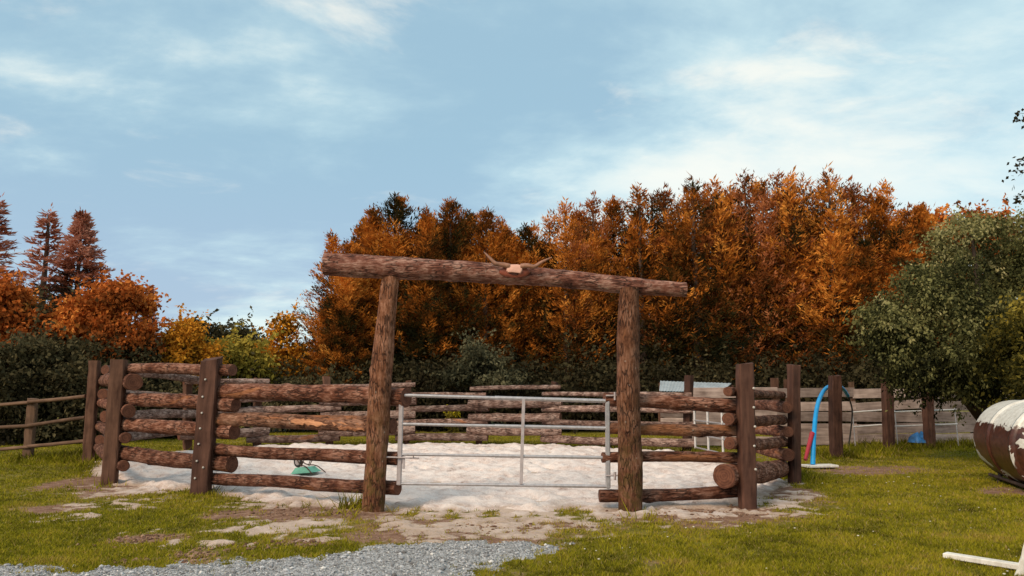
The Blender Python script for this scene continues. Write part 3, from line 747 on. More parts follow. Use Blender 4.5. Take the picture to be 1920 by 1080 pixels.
# torn orange wood where bark has come off the second log beside the left gatepost
split_log = [o for o in runL.children if o.name.startswith('log') and o.data.materials[0] == MAT['bark_bare']][0]
MAT['torn'] = wood('torn_orange_wood', (0.22, 0.085, 0.04), (0.62, 0.30, 0.16), (1, 1, .1), varying=0, sc_=30)
Li = max(v.co.z for v in split_log.data.vertices)
mw = split_log.matrix_basis.to_3x3()
fl = mw.transposed() @ Vector((.12, -.95, .1)); a0_ = math.atan2(fl.y, fl.x)
sgnz = 1 if (mw @ Vector((0, 0, 1))).x > 0 else -1
for (za, zb, aa, ab, rad_, sd_) in ((.02, .46, -.55, .35, .118, 1), (.44, .80, -.5, .15, .119, 2), (.5, .78, .25, .75, .117, 3)):
    rr = np.random.default_rng(sd_); mb = MB(); nz_, na_ = 16, 9; V = []
    for i in range(nz_):
        z = Li * (za + (zb - za) * i / (nz_ - 1)) * sgnz
        e0, e1 = rr.normal(0, .09), rr.normal(0, .12)
        tp_ = min(1, 3.2 * min(i, nz_ - 1 - i) / (nz_ - 1) + .35)
        for j in range(na_):
            a = a0_ + sgnz * ((aa + ab) / 2 + ((aa - ab) / 2 * tp_) * (1 - 2 * j / (na_ - 1)) + (e0 if j < 3 else e1 if j > 5 else 0))
            q = rad_ + rr.normal(0, .003) + (0 if 0 < j < na_ - 1 and 0 < i < nz_ - 1 else -.03)
            V.append((q * math.cos(a), q * math.sin(a), z + rr.normal(0, .012)))
    mb.add(V, [(i * na_ + j, i * na_ + j + 1, (i + 1) * na_ + j + 1, (i + 1) * na_ + j) for i in range(nz_ - 1) for j in range(na_ - 1)], 0, False)
    link(bpy.data.objects.new('torn_wood', mb.mesh('torn_wood', MAT['torn'])), split_log)

# ------------------------------------------------------------------ timber gateway
oG = Vector((0, POST['GL'].y, 0))
gw = thing('timber_gateway', 'tall rustic gateway of two round log posts carrying a long log crossbeam', 'gateway', oG)
def gatepost(px_pts, Yd, rads, seed):
    pts = [at(px, py, Yd) for px, py in px_pts]
    b, t = pts[0], pts[-1]
    d = (t - b).normalized(); L = (t - b).length
    rr = np.random.default_rng(seed)
    nr, ns = 34, 24
    tt = np.linspace(-.06, 1, nr); th = np.linspace(0, 2 * np.pi, ns, endpoint=False)
    cx = np.interp(tt, np.linspace(0, 1, len(pts)), [p.x for p in pts]); cz = b.z + tt * (t.z - b.z)
    T, TH = np.meshgrid(tt, th, indexing='ij'); ph = rr.uniform(0, 6.28, 8)
    rad = np.interp(T, np.linspace(0, 1, len(rads)), rads)
    w = 1 + .035 * np.sin(2 * TH + ph[0] + 2 * T) + .03 * np.sin(3 * TH + ph[1] - 4 * T) + .02 * np.sin(6 * TH + ph[2] + 5 * T) + .03 * np.sin(9 * T + ph[3]) + .02 * np.sin(21 * T + ph[4]) + rr.normal(0, .012, T.shape)
    for _ in range(9):
        kt, kh = rr.uniform(.1, .95), rr.uniform(3.2, 6.2)
        dh = np.abs(((TH - kh + np.pi) % (2 * np.pi)) - np.pi)
        w += rr.uniform(.05, .14) * np.exp(-((T - kt) * L / .06) ** 2 - (dh / .28) ** 2)
    X = cx[:, None] + rad * w * np.cos(TH); Y = Yd + rad * w * np.sin(TH); Z = np.repeat(cz[:, None], ns, 1)
    V = np.stack([X - b.x, Y - b.y, Z], 2).reshape(-1, 3)
    mb = MB()
    mb.add(V, [(i * ns + k, i * ns + (k + 1) % ns, (i + 1) * ns + (k + 1) % ns, (i + 1) * ns + k) for i in range(nr - 1) for k in range(ns)], 0, True)
    mb.add(V[-ns:], [tuple(range(ns))], 1, False)
    o = link(bpy.data.objects.new('gatepost', mb.mesh('gatepost', [MAT['bark_gate'], MAT['cut']])), gw)
    o.location = Vector((b.x, b.y, 0)) - oG
    return o
YG = POST['GL'].y
g1 = gatepost([(699, 956), (706, 850), (712, 740), (722, 630), (733, 515)], YG, [.142, .135, .14, .128, .115], 3)
g1['label'] = 'leaning left gatepost, bare reddish bark'
g2 = gatepost([(1182, 958), (1181, 850), (1177, 740), (1178, 640), (1180, 540)], POST['GR'].y, [.156, .15, .148, .14, .125], 4)
g2['label'] = 'upright right gatepost with moss on its lower half'
# crossbeam along its own axis, bent a little
bp = [at(609, 496, YG - .02), at(735, 501, YG - .02), at(850, 507, YG - .02), at(960, 515, YG - .02), at(1080, 525, YG - .02), at(1180, 536, YG - .02), at(1286, 543, YG - .02)]
def beam():
    rr = np.random.default_rng(9)
    nr, ns = 60, 24
    t = np.linspace(0, 1, nr); th = np.linspace(0, 2 * np.pi, ns, endpoint=False)
    bx = np.array([p.x for p in bp]); bz = np.array([p.z for p in bp])
    cx = bx[0] + t * (bx[-1] - bx[0]); cz = np.interp(cx, bx, bz)
    cz = np.convolve(np.pad(cz, 4, mode='reflect', reflect_type='odd'), np.ones(9) / 9, 'valid')
    T, TH = np.meshgrid(t, th, indexing='ij'); ph = rr.uniform(0, 6.28, 8)
    rad = np.interp(T, [0, .2, .45, .75, .84, 1], [.155, .15, .138, .118, .115, .098])
    w = 1 + .03 * np.sin(2 * TH + ph[0] + 3 * T) + .03 * np.sin(3 * TH + ph[1] - 8 * T) + .02 * np.sin(7 * TH + ph[2] + 9 * T) + .025 * np.sin(19 * T + ph[3]) + .02 * np.sin(41 * T + ph[4]) + rr.normal(0, .013, T.shape)
    for _ in range(14):
        kt, kh = rr.uniform(.06, .97), rr.uniform(2.6, 6.6)
        dh = np.abs(((TH - kh + np.pi) % (2 * np.pi)) - np.pi)
        w += rr.uniform(.05, .16) * np.exp(-((T - kt) * 4.5 / .07) ** 2 - (dh / .3) ** 2)
    Y = rad * w * np.cos(TH); Z = rad * w * np.sin(TH)
    V = np.stack([Y, Z + (cz - cz.mean())[:, None], np.repeat(cx[:, None], ns, 1) - cx.mean()], 2).reshape(-1, 3)   # local Z along the beam
    mb = MB()
    mb.add(V, [(i * ns + k, (i + 1) * ns + k, (i + 1) * ns + (k + 1) % ns, i * ns + (k + 1) % ns)[::-1] for i in range(nr - 1) for k in range(ns)], 0, True)
    mb.add(V[:ns], [tuple(range(ns - 1, -1, -1))], 1, False); mb.add(V[-ns:], [tuple(range(ns))], 1, False)
    o = link(bpy.data.objects.new('crossbeam', mb.mesh('crossbeam', [MAT['bark_beam'], MAT['cut_pale']])), gw)
    rot = Matrix(((0, 0, 1), (1, 0, 0), (0, 1, 0))).to_4x4()      # local x->y, y->z, z->x
    o.matrix_local = Matrix.Translation(Vector((cx.mean(), YG - .02, cz.mean())) - oG) @ rot
    return o
beam()

# skull with horns fixed to the beam
pS = at(965, 503, YG - .235)
sk = thing('horned_skull', 'bleached skull plate with two curved horns on a reddish plaque mounted on the crossbeam', 'skull', pS)
def prism_y(mb, outline, y0, y1, dome=0.0, mi=0):
    n = len(outline)
    cxm = sum(p[0] for p in outline) / n; czm = sum(p[1] for p in outline) / n
    rings = [(y1, 1.0), (y0 + (y1 - y0) * .35, 1.0), (y0, .9), (y0 - dome * .6, .6), (y0 - dome, .25)]
    V = []
    for y, s in rings:
        V += [(cxm + (p[0] - cxm) * s, y, czm + (p[1] - czm) * s) for p in outline]
    fs = [(r * n + k, r * n + (k + 1) % n, (r + 1) * n + (k + 1) % n, (r + 1) * n + k) for r in range(len(rings) - 1) for k in range(n)]
    fs.append(tuple(range(4 * n, 5 * n))); fs.append(tuple(range(n - 1, -1, -1)))
    mb.add(V, fs, mi, True)
u = 1 / 147.0
mb = MB(); ol = [(math.cos(a) * 30 * u, (-5 + math.sin(a) * 12) * u) for a in np.linspace(0, 2 * math.pi, 28, endpoint=False)]
prism_y(mb, ol, .035, .10, .006); mb.obj('plaque', MAT['plaque'], sk)
mb = MB(); ol = [(-16, -5), (-13, -8), (-4, -8), (5, -9), (11, -10), (14, -6), (16, 1), (14, 6), (6, 8), (-4, 8), (-12, 7), (-16, 3)]
prism_y(mb, [(a * u, b * u) for a, b in ol], -.005, .06, .006); mb.sm = [False] * len(mb.f); mb.obj('skull_plate', MAT['bone'], sk)
mb = MB(); ol = [(-11, -8), (-6, -12), (5, -13), (9, -9)]; prism_y(mb, [(a * u, b * u) for a, b in ol], .02, .06, .0); mb.obj('jaw_edge', MAT['plaque_dark'], sk)
def curve_pts(P, n=14):
    P = [Vector(p) for p in P]; out = []
    for i in range(n):
        t = i / (n - 1) * (len(P) - 1); k = min(int(t), len(P) - 2); f = t - k
        p0, p1, p2, p3 = P[max(k - 1, 0)], P[k], P[k + 1], P[min(k + 2, len(P) - 1)]
        out.append(.5 * ((2 * p1) + (p2 - p0) * f + (2 * p0 - 5 * p1 + 4 * p2 - p3) * f * f + (3 * p1 - p0 - 3 * p2 + p3) * f ** 3))
    return out
for pts in ([(-10, 4), (-24, 7), (-37, 9), (-48, 20), (-60, 33)], [(12, 4), (26, 5), (38, 3), (52, 12), (72, 22)]):
    mb = MB(); cp = curve_pts([(a * u, .02 - .03 * math.sin(i * .8), b * u) for i, (a, b) in enumerate(pts)])
    mb.tube(cp, list(np.interp(np.linspace(0, 1, 14), [0, .4, .75, 1], [.036, .03, .02, .006])), 10, wob=.05, seed=len(pts))
    mb.obj('horn', MAT['horn'], sk)

# ------------------------------------------------------------------ galvanised gate
YM = YG + .05
gt_o = at(748, 912, YM)
gt = thing('metal_gate', 'galvanised four bar field gate hung between the two log gateposts', 'gate', (gt_o.x, gt_o.y, 0))
go = Vector((gt_o.x, gt_o.y, 0))
def flat_bar(name, a, b, w, t, mat, par, org):
    a, b = Vector(a), Vector(b); d = (b - a).normalized(); L = (b - a).length
    yv = Vector((0, 1, 0)); xv = yv.cross(d).normalized(); yv = d.cross(xv)
    mb = MB(); mb.box((a + b) / 2, (w, t, L), Matrix((xv, yv, d)).transposed(), 0, min(w, t) * .22)
    return mb.obj(name, mat, par, org)
flat_bar('stile', at(748, 910, YM), at(753, 737, YM), .062, .05, MAT['galv_flat'], gt, go)
flat_bar('stile', at(1140, 916, YM), at(1139, 746, YM), .062, .05, MAT['galv'], gt, go)
for (ya, yb, r) in ((741, 752, .026), (795, 803, .023), (852, 858, .022), (907, 912, .022)):
    mb = MB(); a = at(752, ya, YM); b = at(1139, yb, YM); mdl = a.lerp(b, .47)
    mb.tube([a, mdl], r * .82, 12); rl = mb.obj('rail', MAT['galv'], gt, go)
    mb = MB(); mb.tube([a.lerp(b, .455), b], r, 12); mb.obj('sleeve', MAT['galv'], rl, go)
flat_bar('brace', at(977, 908, YM - .028), at(982, 748, YM - .028), .042, .012, MAT['galv_flat'], gt, go)
mb = MB(); mb.tube([at(722, 857, YM - .05), at(786, 859, YM - .05)], .011, 8); mb.tube([at(775, 859, YM - .05), at(775, 852, YM - .09)], .008, 8); mb.obj('latch_bolt', MAT['galv_flat'], gt, go)
mb = MB(); mb.box(at(757, 867, YM - .035), (.035, .012, .16), None, 0, .003); mb.obj('latch_plate', MAT['galv_flat'], gt, go)
for y in (742, 892):
    mb = MB(); mb.tube([at(1136, y, YM - .035), at(1168, y - 1, YM - .03)], .01, 8); mb.tube([at(1153, y + 8, YM - .03), at(1153, y - 7, YM - .03)], .016, 8)
    mb.obj('hinge', MAT['galv_flat'], gt, go)

# second, distant gate in the right side of the pen
a0, b0 = at(1304, 840, 18.3), Vector((4.66, 15.65, 0))
a0.z = 0
sg = thing('metal_gate', 'far galvanised side gate seen through the logs right of the gateway', 'gate', a0)
def P2(t, z): q = a0.lerp(b0, t); q.z = z; return q
for t in (0.0, .34, .68, 1.0):
    mb = MB(); mb.tube([P2(t, .12), P2(t, 1.12)], .026, 8); mb.obj('upright', MAT['galv_light'], sg, a0)
for z in (.14, .45, .78, 1.1):
    mb = MB(); mb.tube([P2(0, z), P2(1, z)], .02, 8); mb.obj('rail', MAT['galv'], sg, a0)

# ------------------------------------------------------------------ toy wheelbarrow upturned in the sand
pw = gp(572, 893); pw.z = sand_z(pw.x, pw.y)
wb = thing('wheelbarrow', 'small mint green wheelbarrow tipped upside down on the sand left of the gateway', 'wheelbarrow', pw)
mb = MB()
top = [(-.2, -.15), (.22, -.15), (.24, .15), (-.2, .15)]; bot = [(-.13, -.1), (.14, -.1), (.14, .1), (-.13, .1)]
V = [(x, y, .015) for x, y in top] + [(x, y, .115) for x, y in bot] + [(x * .93, y * .93, .015) for x, y in top] + [(x * .93, y * .93, .1) for x, y in bot]
fs = [(i, (i + 1) % 4, 4 + (i + 1) % 4, 4 + i) for i in range(4)] + [(4, 5, 6, 7)] + [(8 + (i + 1) % 4, 8 + i, 12 + i, 12 + (i + 1) % 4) for i in range(4)] + [(15, 14, 13, 12)] + [((i + 1) % 4, i, 8 + i, 8 + (i + 1) % 4) for i in range(4)]
mb.add(V, fs, 0, False); t_ = mb.obj('tray', MAT['green_tray'], wb); t_.rotation_euler = (0, R(-6), R(12))
for sgn in (-1, 1):
    mb = MB(); mb.tube(curve_pts([(-.2, sgn * .03, .24), (-.05, sgn * .07, .15), (.15, sgn * .12, .14), (.36, sgn * .15, .03)], 8), .01, 8); mb.obj('handle', MAT['iron'], wb)
    mb = MB(); mb.tube(curve_pts([(-.02, sgn * .08, .13), (.04, sgn * .1, .27), (.1, sgn * .1, .3), (.0, sgn * .09, .13)], 10), .008, 8); mb.obj('leg', MAT['iron'], wb)
mb = MB()
ring_p = [(-.2 + .001 * 0 + .085 * math.cos(a), 0, .2 + .085 * math.sin(a)) for a in np.linspace(0, 2 * math.pi, 25)]
mb.tube(ring_p, .024, 8); whl = mb.obj('wheel', MAT['tyre'], wb)
whl.rotation_euler = (0, 0, R(0))
mb = MB(); mb.tube([(-.2, -.02, .2), (-.2, .02, .2)], .066, 14); mb.obj('rim', MAT['galv_flat'], whl)
wb.rotation_euler = (0, 0, R(-35))

# ------------------------------------------------------------------ post and rail fence on the left
pr = gp(52, 862)
rf = thing('post_and_rail_fence', 'three rail wooden fence running off left from the log pen', 'fence', pr)
tp = at(62, 747, pr.y)
make_sleeper(pr, tp, .19, .13, (.1, -1, 0), rf, pr, 51, MAT['rail_wood'], ragged=.008)
p2 = pr + Vector((-2.6, .5, 0)); make_sleeper(p2, p2 + Vector((.06, 0, 1.3)), .19, .13, (.1, -1, 0), rf, pr, 52, MAT['rail_wood'])
for (ya, yb, yc) in ((743, 754, 766), (783, 797, 803), (827, 837, 845)):
    A = at(160, ya, POST['L1'].y - .05); Bm = at(56, yb, pr.y - .1); Ce = at(-170, yc + 8, pr.y + .4)
    make_log('rail', A, Bm + (Bm - A) * .03, .038, .042, MAT['rail_wood'], rf, pr, 60 + ya, 10, 10, wob=.03, knots=1, bow=.004)
    make_log('rail', Bm + Vector((.06, .0, -.005)), Ce, .04, .036, MAT['rail_wood'], rf, pr, 61 + ya, 10, 10, wob=.03, knots=1, bow=.004)

# ------------------------------------------------------------------ board fence on the right
BF = [Vector((7.1, 20.3, 0)), Vector((9.35, 20.7, 0)), Vector((11.35, 21.0, 0)), Vector((13.1, 21.5, 0)), Vector((15.6, 22.5, 0))]
bf = thing('board_fence', 'weathered grey horizontal board fence behind the blue arch, at the right edge of the pen', 'fence', BF[0])
for i, (p, zt) in enumerate(zip(BF, (1.82, 1.72, 1.6, 1.55, 1.5))):
    make_sleeper(p, p + Vector((0, 0, zt)), .2 if i == 0 else .13, .12, (0, -1, 0), bf, BF[0], 70 + i, MAT['sleeper_lit'] if i == 0 else MAT['rail_wood'])
make_sleeper(BF[0] + Vector((.36, .02, 0)), BF[0] + Vector((.36, .02, 1.78)), .19, .12, (0, -1, 0), bf, BF[0], 76, MAT['sleeper_lit'])
P0 = BF[0] + Vector((-2.35, -.15, 0))
make_sleeper(P0, P0 + Vector((0, 0, 1.5)), .13, .12, (0, -1, 0), bf, BF[0], 77, MAT['rail_wood'])
chain_ = [P0] + BF
rb = random.Random(5)
for i in range(len(chain_) - 1):
    a, b = chain_[i], chain_[i + 1]
    for z in (1.42, 1.08, .77, .46, .17):
        d = (b - a); L = d.length + .06; dn = d.normalized()
        tilt = rb.uniform(-.02, .02); h = rb.uniform(.24, .285)
        if i == 2 and z == 1.08: tilt = .05
        zax = Vector((0, 0, 1)); xa = (dn + zax * tilt).normalized(); ya = Vector((0, 0, 1)).cross(xa).normalized(); za = xa.cross(ya)
        mb = MB(); mb.box((0, 0, 0), (L, .028, h), None, 0, .005)
        bo = link(bpy.data.objects.new('board', mb.mesh('board', MAT['board'])), bf)
        mdl = (a + b) / 2 + Vector((0, 0, z + rb.uniform(-.02, .02))) + ya * (-.078 - rb.uniform(0, .012)) * (1 if ya.y > 0 else -1)
        bo.matrix_local = Matrix.Translation(mdl - BF[0]) @ Matrix((xa, ya, za)).transposed().to_4x4()

# free standing dark posts in front of it
dposts = [((1568, 858), (1565, 704), .235, 'tall dark sleeper post just right of the blue arch', ), ((1667, 842), (1663, 708), .24, 'dark sleeper post between the blue arch post and the tree, standing alone'), ((1744, 839), (1738, 729), .235, 'short dark leaning post nearest the green tree')]
for i, (pb, pt, w, lab) in enumerate(dposts):
    q = gp(*pb); t = thing('fence_post', lab, 'post', q, 'dark posts before the board fence')
    make_sleeper(q, at(*pt, q.y), w, .2, (.15, -1, 0), t, q, 80 + i, MAT['sleeper'], ragged=.02)

# blue arch over the path
f1, f2 = gp(1526, 876), Vector((9.0, 19.6, 0))
ar = thing('arch', 'bright blue plastic pipe arch on a pale base board beside the pen', 'arch', f1)
apex = 1.6
pts = []
for t in np.linspace(0, 1, 30):
    q = f1.lerp(f2, .5 - .5 * math.cos(math.pi * t) if t < 0 else t)
    q.z = apex * (1 - abs(2 * t - 1) ** 2.6) ** (1 / 1.5) + .02
    pts.append(q)
def arch_px():
    P = [at(1524, 872, f1.y), at(1526, 820, f1.y + .3), at(1530, 775, f1.y + .8), at(1537, 747, f1.y + 1.4), at(1549, 728, f1.y + 2.2), at(1566, 722, f1.y + 2.9), at(1580, 728, f1.y + 3.7), at(1590, 742, f1.y + 4.2)]
    return curve_pts(P, 30)
pts = arch_px()
mb = MB(); mb.tube(pts, list(np.interp(np.linspace(0, 1, 30), [0, .5, 1], [.047, .045, .042])), 14); mb.obj('pipe', MAT['blue'], ar, f1)
e = pts[-1]
mb = MB(); mb.tube(curve_pts([e, e + Vector((.22, .3, -.35)), e + Vector((.26, .5, -.8)), Vector((e.x + .2, e.y + .6, .02))], 14), .02, 8); mb.obj('hose_end', MAT['tyre'], ar, f1)
mb = MB(); mb.box(f1 + Vector((.12, .02, .025)), (.66, .3, .045), Matrix.Rotation(R(8), 3, 'Z'), 0, .008); mb.obj('base_board', MAT['white_wood'], ar, f1)
mb = MB(); mb.tube([at(1510, 862, f1.y - .05), at(1523, 812, f1.y + .32)], [.035, .05], 10); mb.obj('prop', MAT['red'], ar, f1)

# white hurdles and a blue tarpaulin at the foot of the board fence
for lab, (xa, ya), (xb, yb), Yd in (('white tubular hurdle leaning on the boards left of the lone dark post', (1598, 778), (1658, 773), 19.95), ('long white rail hurdle in front of the boards nearest the green tree', (1676, 774), (1793, 770), 20.25)):
    a, b = at(xa, ya, Yd), at(xb, yb, Yd); og = Vector((a.x, Yd, 0))
    hd = thing('hurdle', lab, 'hurdle', og, 'white hurdles by the board fence')
    a.z, b.z = .92, .98
    for dz in (0, -.38):
        mb = MB(); mb.tube([a + Vector((0, 0, dz)), b + Vector((0, 0, dz))], .02, 8); mb.obj('rail', MAT['galv_light'], hd, og)
    for t in (.02, .98):
        q = a.lerp(b, t); mb = MB(); mb.tube([Vector((q.x, q.y - .03, .03)), Vector((q.x, q.y + .02, q.z + .05))], .014, 8); mb.obj('upright', MAT['galv'], hd, og)
q = gp(1724, 824); q.y = 20.2; q = at(1724, 822, 20.2); q.z = 0
tr = np.linspace(0, 2 * np.pi, 22, endpoint=False); V = []; F_ = []
for r_, h_ in ((1.0, .0), (.85, .1), (.55, .16), (.2, .2)):
    for a in tr: V.append(((r_ * (.27 + .05 * math.sin(3 * a))) * math.cos(a), r_ * .2 * math.sin(a) * (1 + .2 * math.sin(5 * a)), h_ * (1 + .35 * math.sin(2 * a + 1) + .2 * math.sin(7 * a))))
F_ = [(i * 22 + k, i * 22 + (k + 1) % 22, (i + 1) * 22 + (k + 1) % 22, (i + 1) * 22 + k) for i in range(3) for k in range(22)] + [tuple(range(66, 88))]
mb = MB(); mb.add(V, F_, 0, True); o = mb.obj('tarpaulin', MAT['tarp']); o.location = q + Vector((0, 0, .12)); tag(o, 'crumpled blue tarpaulin lying at the foot of the board fence', 'tarpaulin')

# low shelter with pale metal roof behind the pen
YS = 25.0
s0 = at(1236, 800, YS); so = Vector((s0.x, YS, 0))
sh = thing('field_shelter', 'low timber field shelter with a pale blue metal roof behind the pen', 'shelter', so)
c0, c1 = at(1236, 733, YS), at(1352, 736, YS)
d0, d1 = at(1238, 714, YS + 1.6), at(1372, 719, YS + 1.6)
nw = 3
for i in range(nw):   # corrugated sheets side by side
    mb = MB(); V = []; nn = 28
    for j in range(nn + 1):
        t = (i + j / nn) / nw * .998 + .001
        w = .008 * math.sin(j * math.pi / 2 + .8) + .004 * i
        for (p, q_) in ((c0, c1), (d0, d1)):
            r_ = p.lerp(q_, t); V.append(r_ + Vector((0, 0, w)))
    fs = [(2 * j, 2 * j + 2, 2 * j + 3, 2 * j + 1) for j in range(nn)]
    n0 = len(V); V += [p - Vector((0, 0, .012)) for p in V]
    fs += [tuple(n0 + k for k in f[::-1]) for f in fs]
    mb.add(V, fs, 0, False); mb.obj('roof_sheet', MAT['roof'], sh, so)
for p in (c0, c1, d0, d1):
    mb = MB(); mb.box((p.x, p.y, (p.z - .06) / 2), (.1, .1, p.z - .06), None, 0, .01); mb.obj('post', MAT['sleeper_lit'], sh, so)
mb = MB(); mb.box(((c0.x + c1.x) / 2, YS - .02, c0.z - .13), (c1.x - c0.x, .04, .13), None, 0, .005); mb.obj('fascia', MAT['sleeper'], sh, so)
for z in (.25, .48, .71, .94):
    mb = MB(); mb.box((c0.x + .48, YS - .07, z), (.95, .03, .19), None, 0, .005); mb.obj('plank', MAT['board'], sh, so)
    mb = MB(); mb.box((c1.x - .42, YS - .07, z + .02), (.9, .03, .2), None, 0, .005); mb.obj('plank', MAT['board'], sh, so)
for z in (.2, .45, .7, .95, 1.2):
    mb = MB(); mb.box(((d0.x + d1.x) / 2, YS + 1.66, z), (d1.x - d0.x, .03, .22), None, 0, .005); mb.obj('plank', MAT['board'], sh, so)

# ------------------------------------------------------------------ brown and white tank on the right
TF, TN = Vector((8.47, 12.75, .70)), Vector((8.02, 11.0, .66))      # middle of the far end and of the near end
ax = (TN - TF).normalized(); TL = (TN - TF).length
ctr = TF.lerp(TN, .5)
tk = thing('painted_tank', 'large rounded tank with patchy white and brown paint at the right edge', 'tank', (ctr.x, ctr.y, 0))
m = M('patchy_tank_paint', 0.35, 0.5)
v = m.coord('Object', (1, 1, 1))
sx = m.n('ShaderNodeSeparateXYZ'); m.nt.links.new(v, sx.inputs[0])
na = m.noise(v, 2.2, 6, 0.6, 0.6); nb = m.noise(v, 13, 5, 0.65)
wz = m.math('ADD', sx.outputs[2], m.math('MULTIPLY', m.math('SUBTRACT', na, 0.5), 0.25))
wz = m.math('ADD', wz, m.math('MULTIPLY', m.math('SUBTRACT', nb, 0.5), 0.14))
wh = m.step(wz, 0.98, 1.0)
sp = m.step(m.noise(v, 1.7, 5, 0.55, 1.2), 0.575, 0.59)
wh = m.math('MAXIMUM', wh, m.math('MULTIPLY', sp, 0.9))
brown = m.ramp(nb, [(0.3, (0.035, 0.012, 0.007)), (0.7, (0.10, 0.032, 0.017))])
white = m.ramp(nb, [(0.3, (0.50, 0.47, 0.42)), (0.6, (0.70, 0.68, 0.63))])
m.color(m.mix(wh, brown, white)); m.bump(nb, 0.15, 0.006)
MAT['tank'] = m.m
MAT['hoop'] = plain('chipped_white_hoop', (0.6, 0.56, 0.5), 0.5, 0, 0.35, 9, 0.1)
def lathe_axis(mb, prof, org, axis, n=40, mi=0):
    a = Vector((0, 0, 1)); b = axis.cross(a).normalized(); V = []
    for s_, r_ in prof:
        for k in range(n):
            th = 2 * math.pi * k / n
            V.append(org + axis * s_ + (a * math.cos(th) + b * math.sin(th)) * r_)
    fs = [(i * n + k, (i + 1) * n + k, (i + 1) * n + (k + 1) % n, i * n + (k + 1) % n) for i in range(len(prof) - 1) for k in range(n)]
    mb.add(V, fs, mi, True); m_ = len(prof)
    mb.add(V[:n], [tuple(range(n))], mi, True); mb.add(V[-n:], [tuple(range(n - 1, -1, -1))], mi, True)
cz = TF - Vector((ctr.x, ctr.y, 0)); RT = .655
mb = MB()
prof = [(-.22 + .30 * (1 - math.cos(a)), RT * math.sin(a) ** .75) for a in np.linspace(.08, math.pi / 2, 12)] + [(.3, RT * 1.01), (TL * .5, RT * 1.015), (TL - .1, RT)] + [(TL - .1 + .26 * math.sin(a), RT * math.cos(a) ** .75) for a in np.linspace(.1, 1.5, 10)]
lathe_axis(mb, prof, cz, ax, 48); mb.obj('shell', MAT['tank'], tk)
for s_, e in ((TL * .42, .035), (TL - .08, .05)):
    mb = MB(); lathe_axis(mb, [(s_ - .05, RT - .02), (s_ - .04, RT + e), (s_ + .03, RT + e), (s_ + .05, RT - .02)], cz, ax, 48); mb.obj('hoop', MAT['tank'], tk)
bx_ = ax.cross(Vector((0, 0, 1))).normalized()
for s_ in (.25, TL - .3):
    for sd_ in (-1, 1):
        p_ = cz + ax * s_ + bx_ * (.40 * sd_)
        mb = MB(); mb.tube([(p_.x, p_.y, -.05), (p_.x - bx_.x * .06 * sd_, p_.y - bx_.y * .06 * sd_, .22)], .035, 8); mb.obj('leg', MAT['iron'], tk)
for sd_ in (-1, 1):
    a_ = cz + ax * -.1 + bx_ * (.40 * sd_); c_ = cz + ax * (TL + .1) + bx_ * (.40 * sd_)
    mb = MB(); mb.tube([(a_.x, a_.y, .1), (c_.x, c_.y, .07)], .03, 8); mb.obj('skid_rail', MAT['iron'], tk)

# white timber stand at bottom right
js = gp(1915, 1076); jf = gp(1772, 1050)
st = thing('timber_stand', 'white timber stand with its long foot lying on the grass at the bottom right corner', 'stand', js)
a, b = Vector((jf.x, jf.y, .045)), Vector((js.x + .35, js.y - .32, .045))
d = (b - a).normalized(); ya = Vector((0, 0, 1)).cross(d)
mb = MB(); mb.box((0, 0, 0), ((b - a).length, .1, .045), None, 0, .006); o = link(bpy.data.objects.new('foot', mb.mesh('foot', MAT['white_wood'])), st)
o.matrix_local = Matrix.Translation((a + b) / 2 - js) @ Matrix((d, ya, Vector((0, 0, 1)))).transposed().to_4x4()
u0 = at(1913, 1082, js.y - .07); u1 = at(1950, 960, js.y - .1)
make_sleeper(u0, u1, .09, .045, (.1, -1, 0), st, js, 95, MAT['white_wood'], below=.04, ragged=0, name='brace')
up0 = Vector((u1.x + .05, u1.y, 0)); make_sleeper(up0, up0 + Vector((0, 0, 1.3)), .1, .1, (.1, -1, 0), st, js, 96, MAT['white_wood'], below=0.0, ragged=0, name='upright')

# ------------------------------------------------------------------ trees
def kites(base, dirv, length, width, lift, tint, side=None):
    """narrow bent leaf sprays: arrays (n,3),(n,3),(n,),(n,) -> quads"""
    n = len(base)
    d = dirv / np.linalg.norm(dirv, axis=1, keepdims=True)
    rv = side if side is not None else rng.normal(size=(n, 3))
    s = np.cross(d, rv); s /= np.linalg.norm(s, axis=1, keepdims=True) + 1e-9
    mid = base + d * (length * .45)[:, None]
    tip = base + d * length[:, None]; tip[:, 2] += lift
    V = np.stack([base, mid + s * width[:, None], tip, mid - s * width[:, None]], 1).reshape(-1, 3)
    F_ = np.arange(n * 4).reshape(-1, 4)
    return V, F_, np.repeat(tint, 4)
def nz3(p, s, o=0):
    return .5 * (fbm(p[:, 0] + p[:, 2] * .7, p[:, 1] - p[:, 2] * .6, s, o, 3) + fbm(p[:, 2] + 3.3, p[:, 0] - p[:, 1] * .8, s, o + 2, 3))
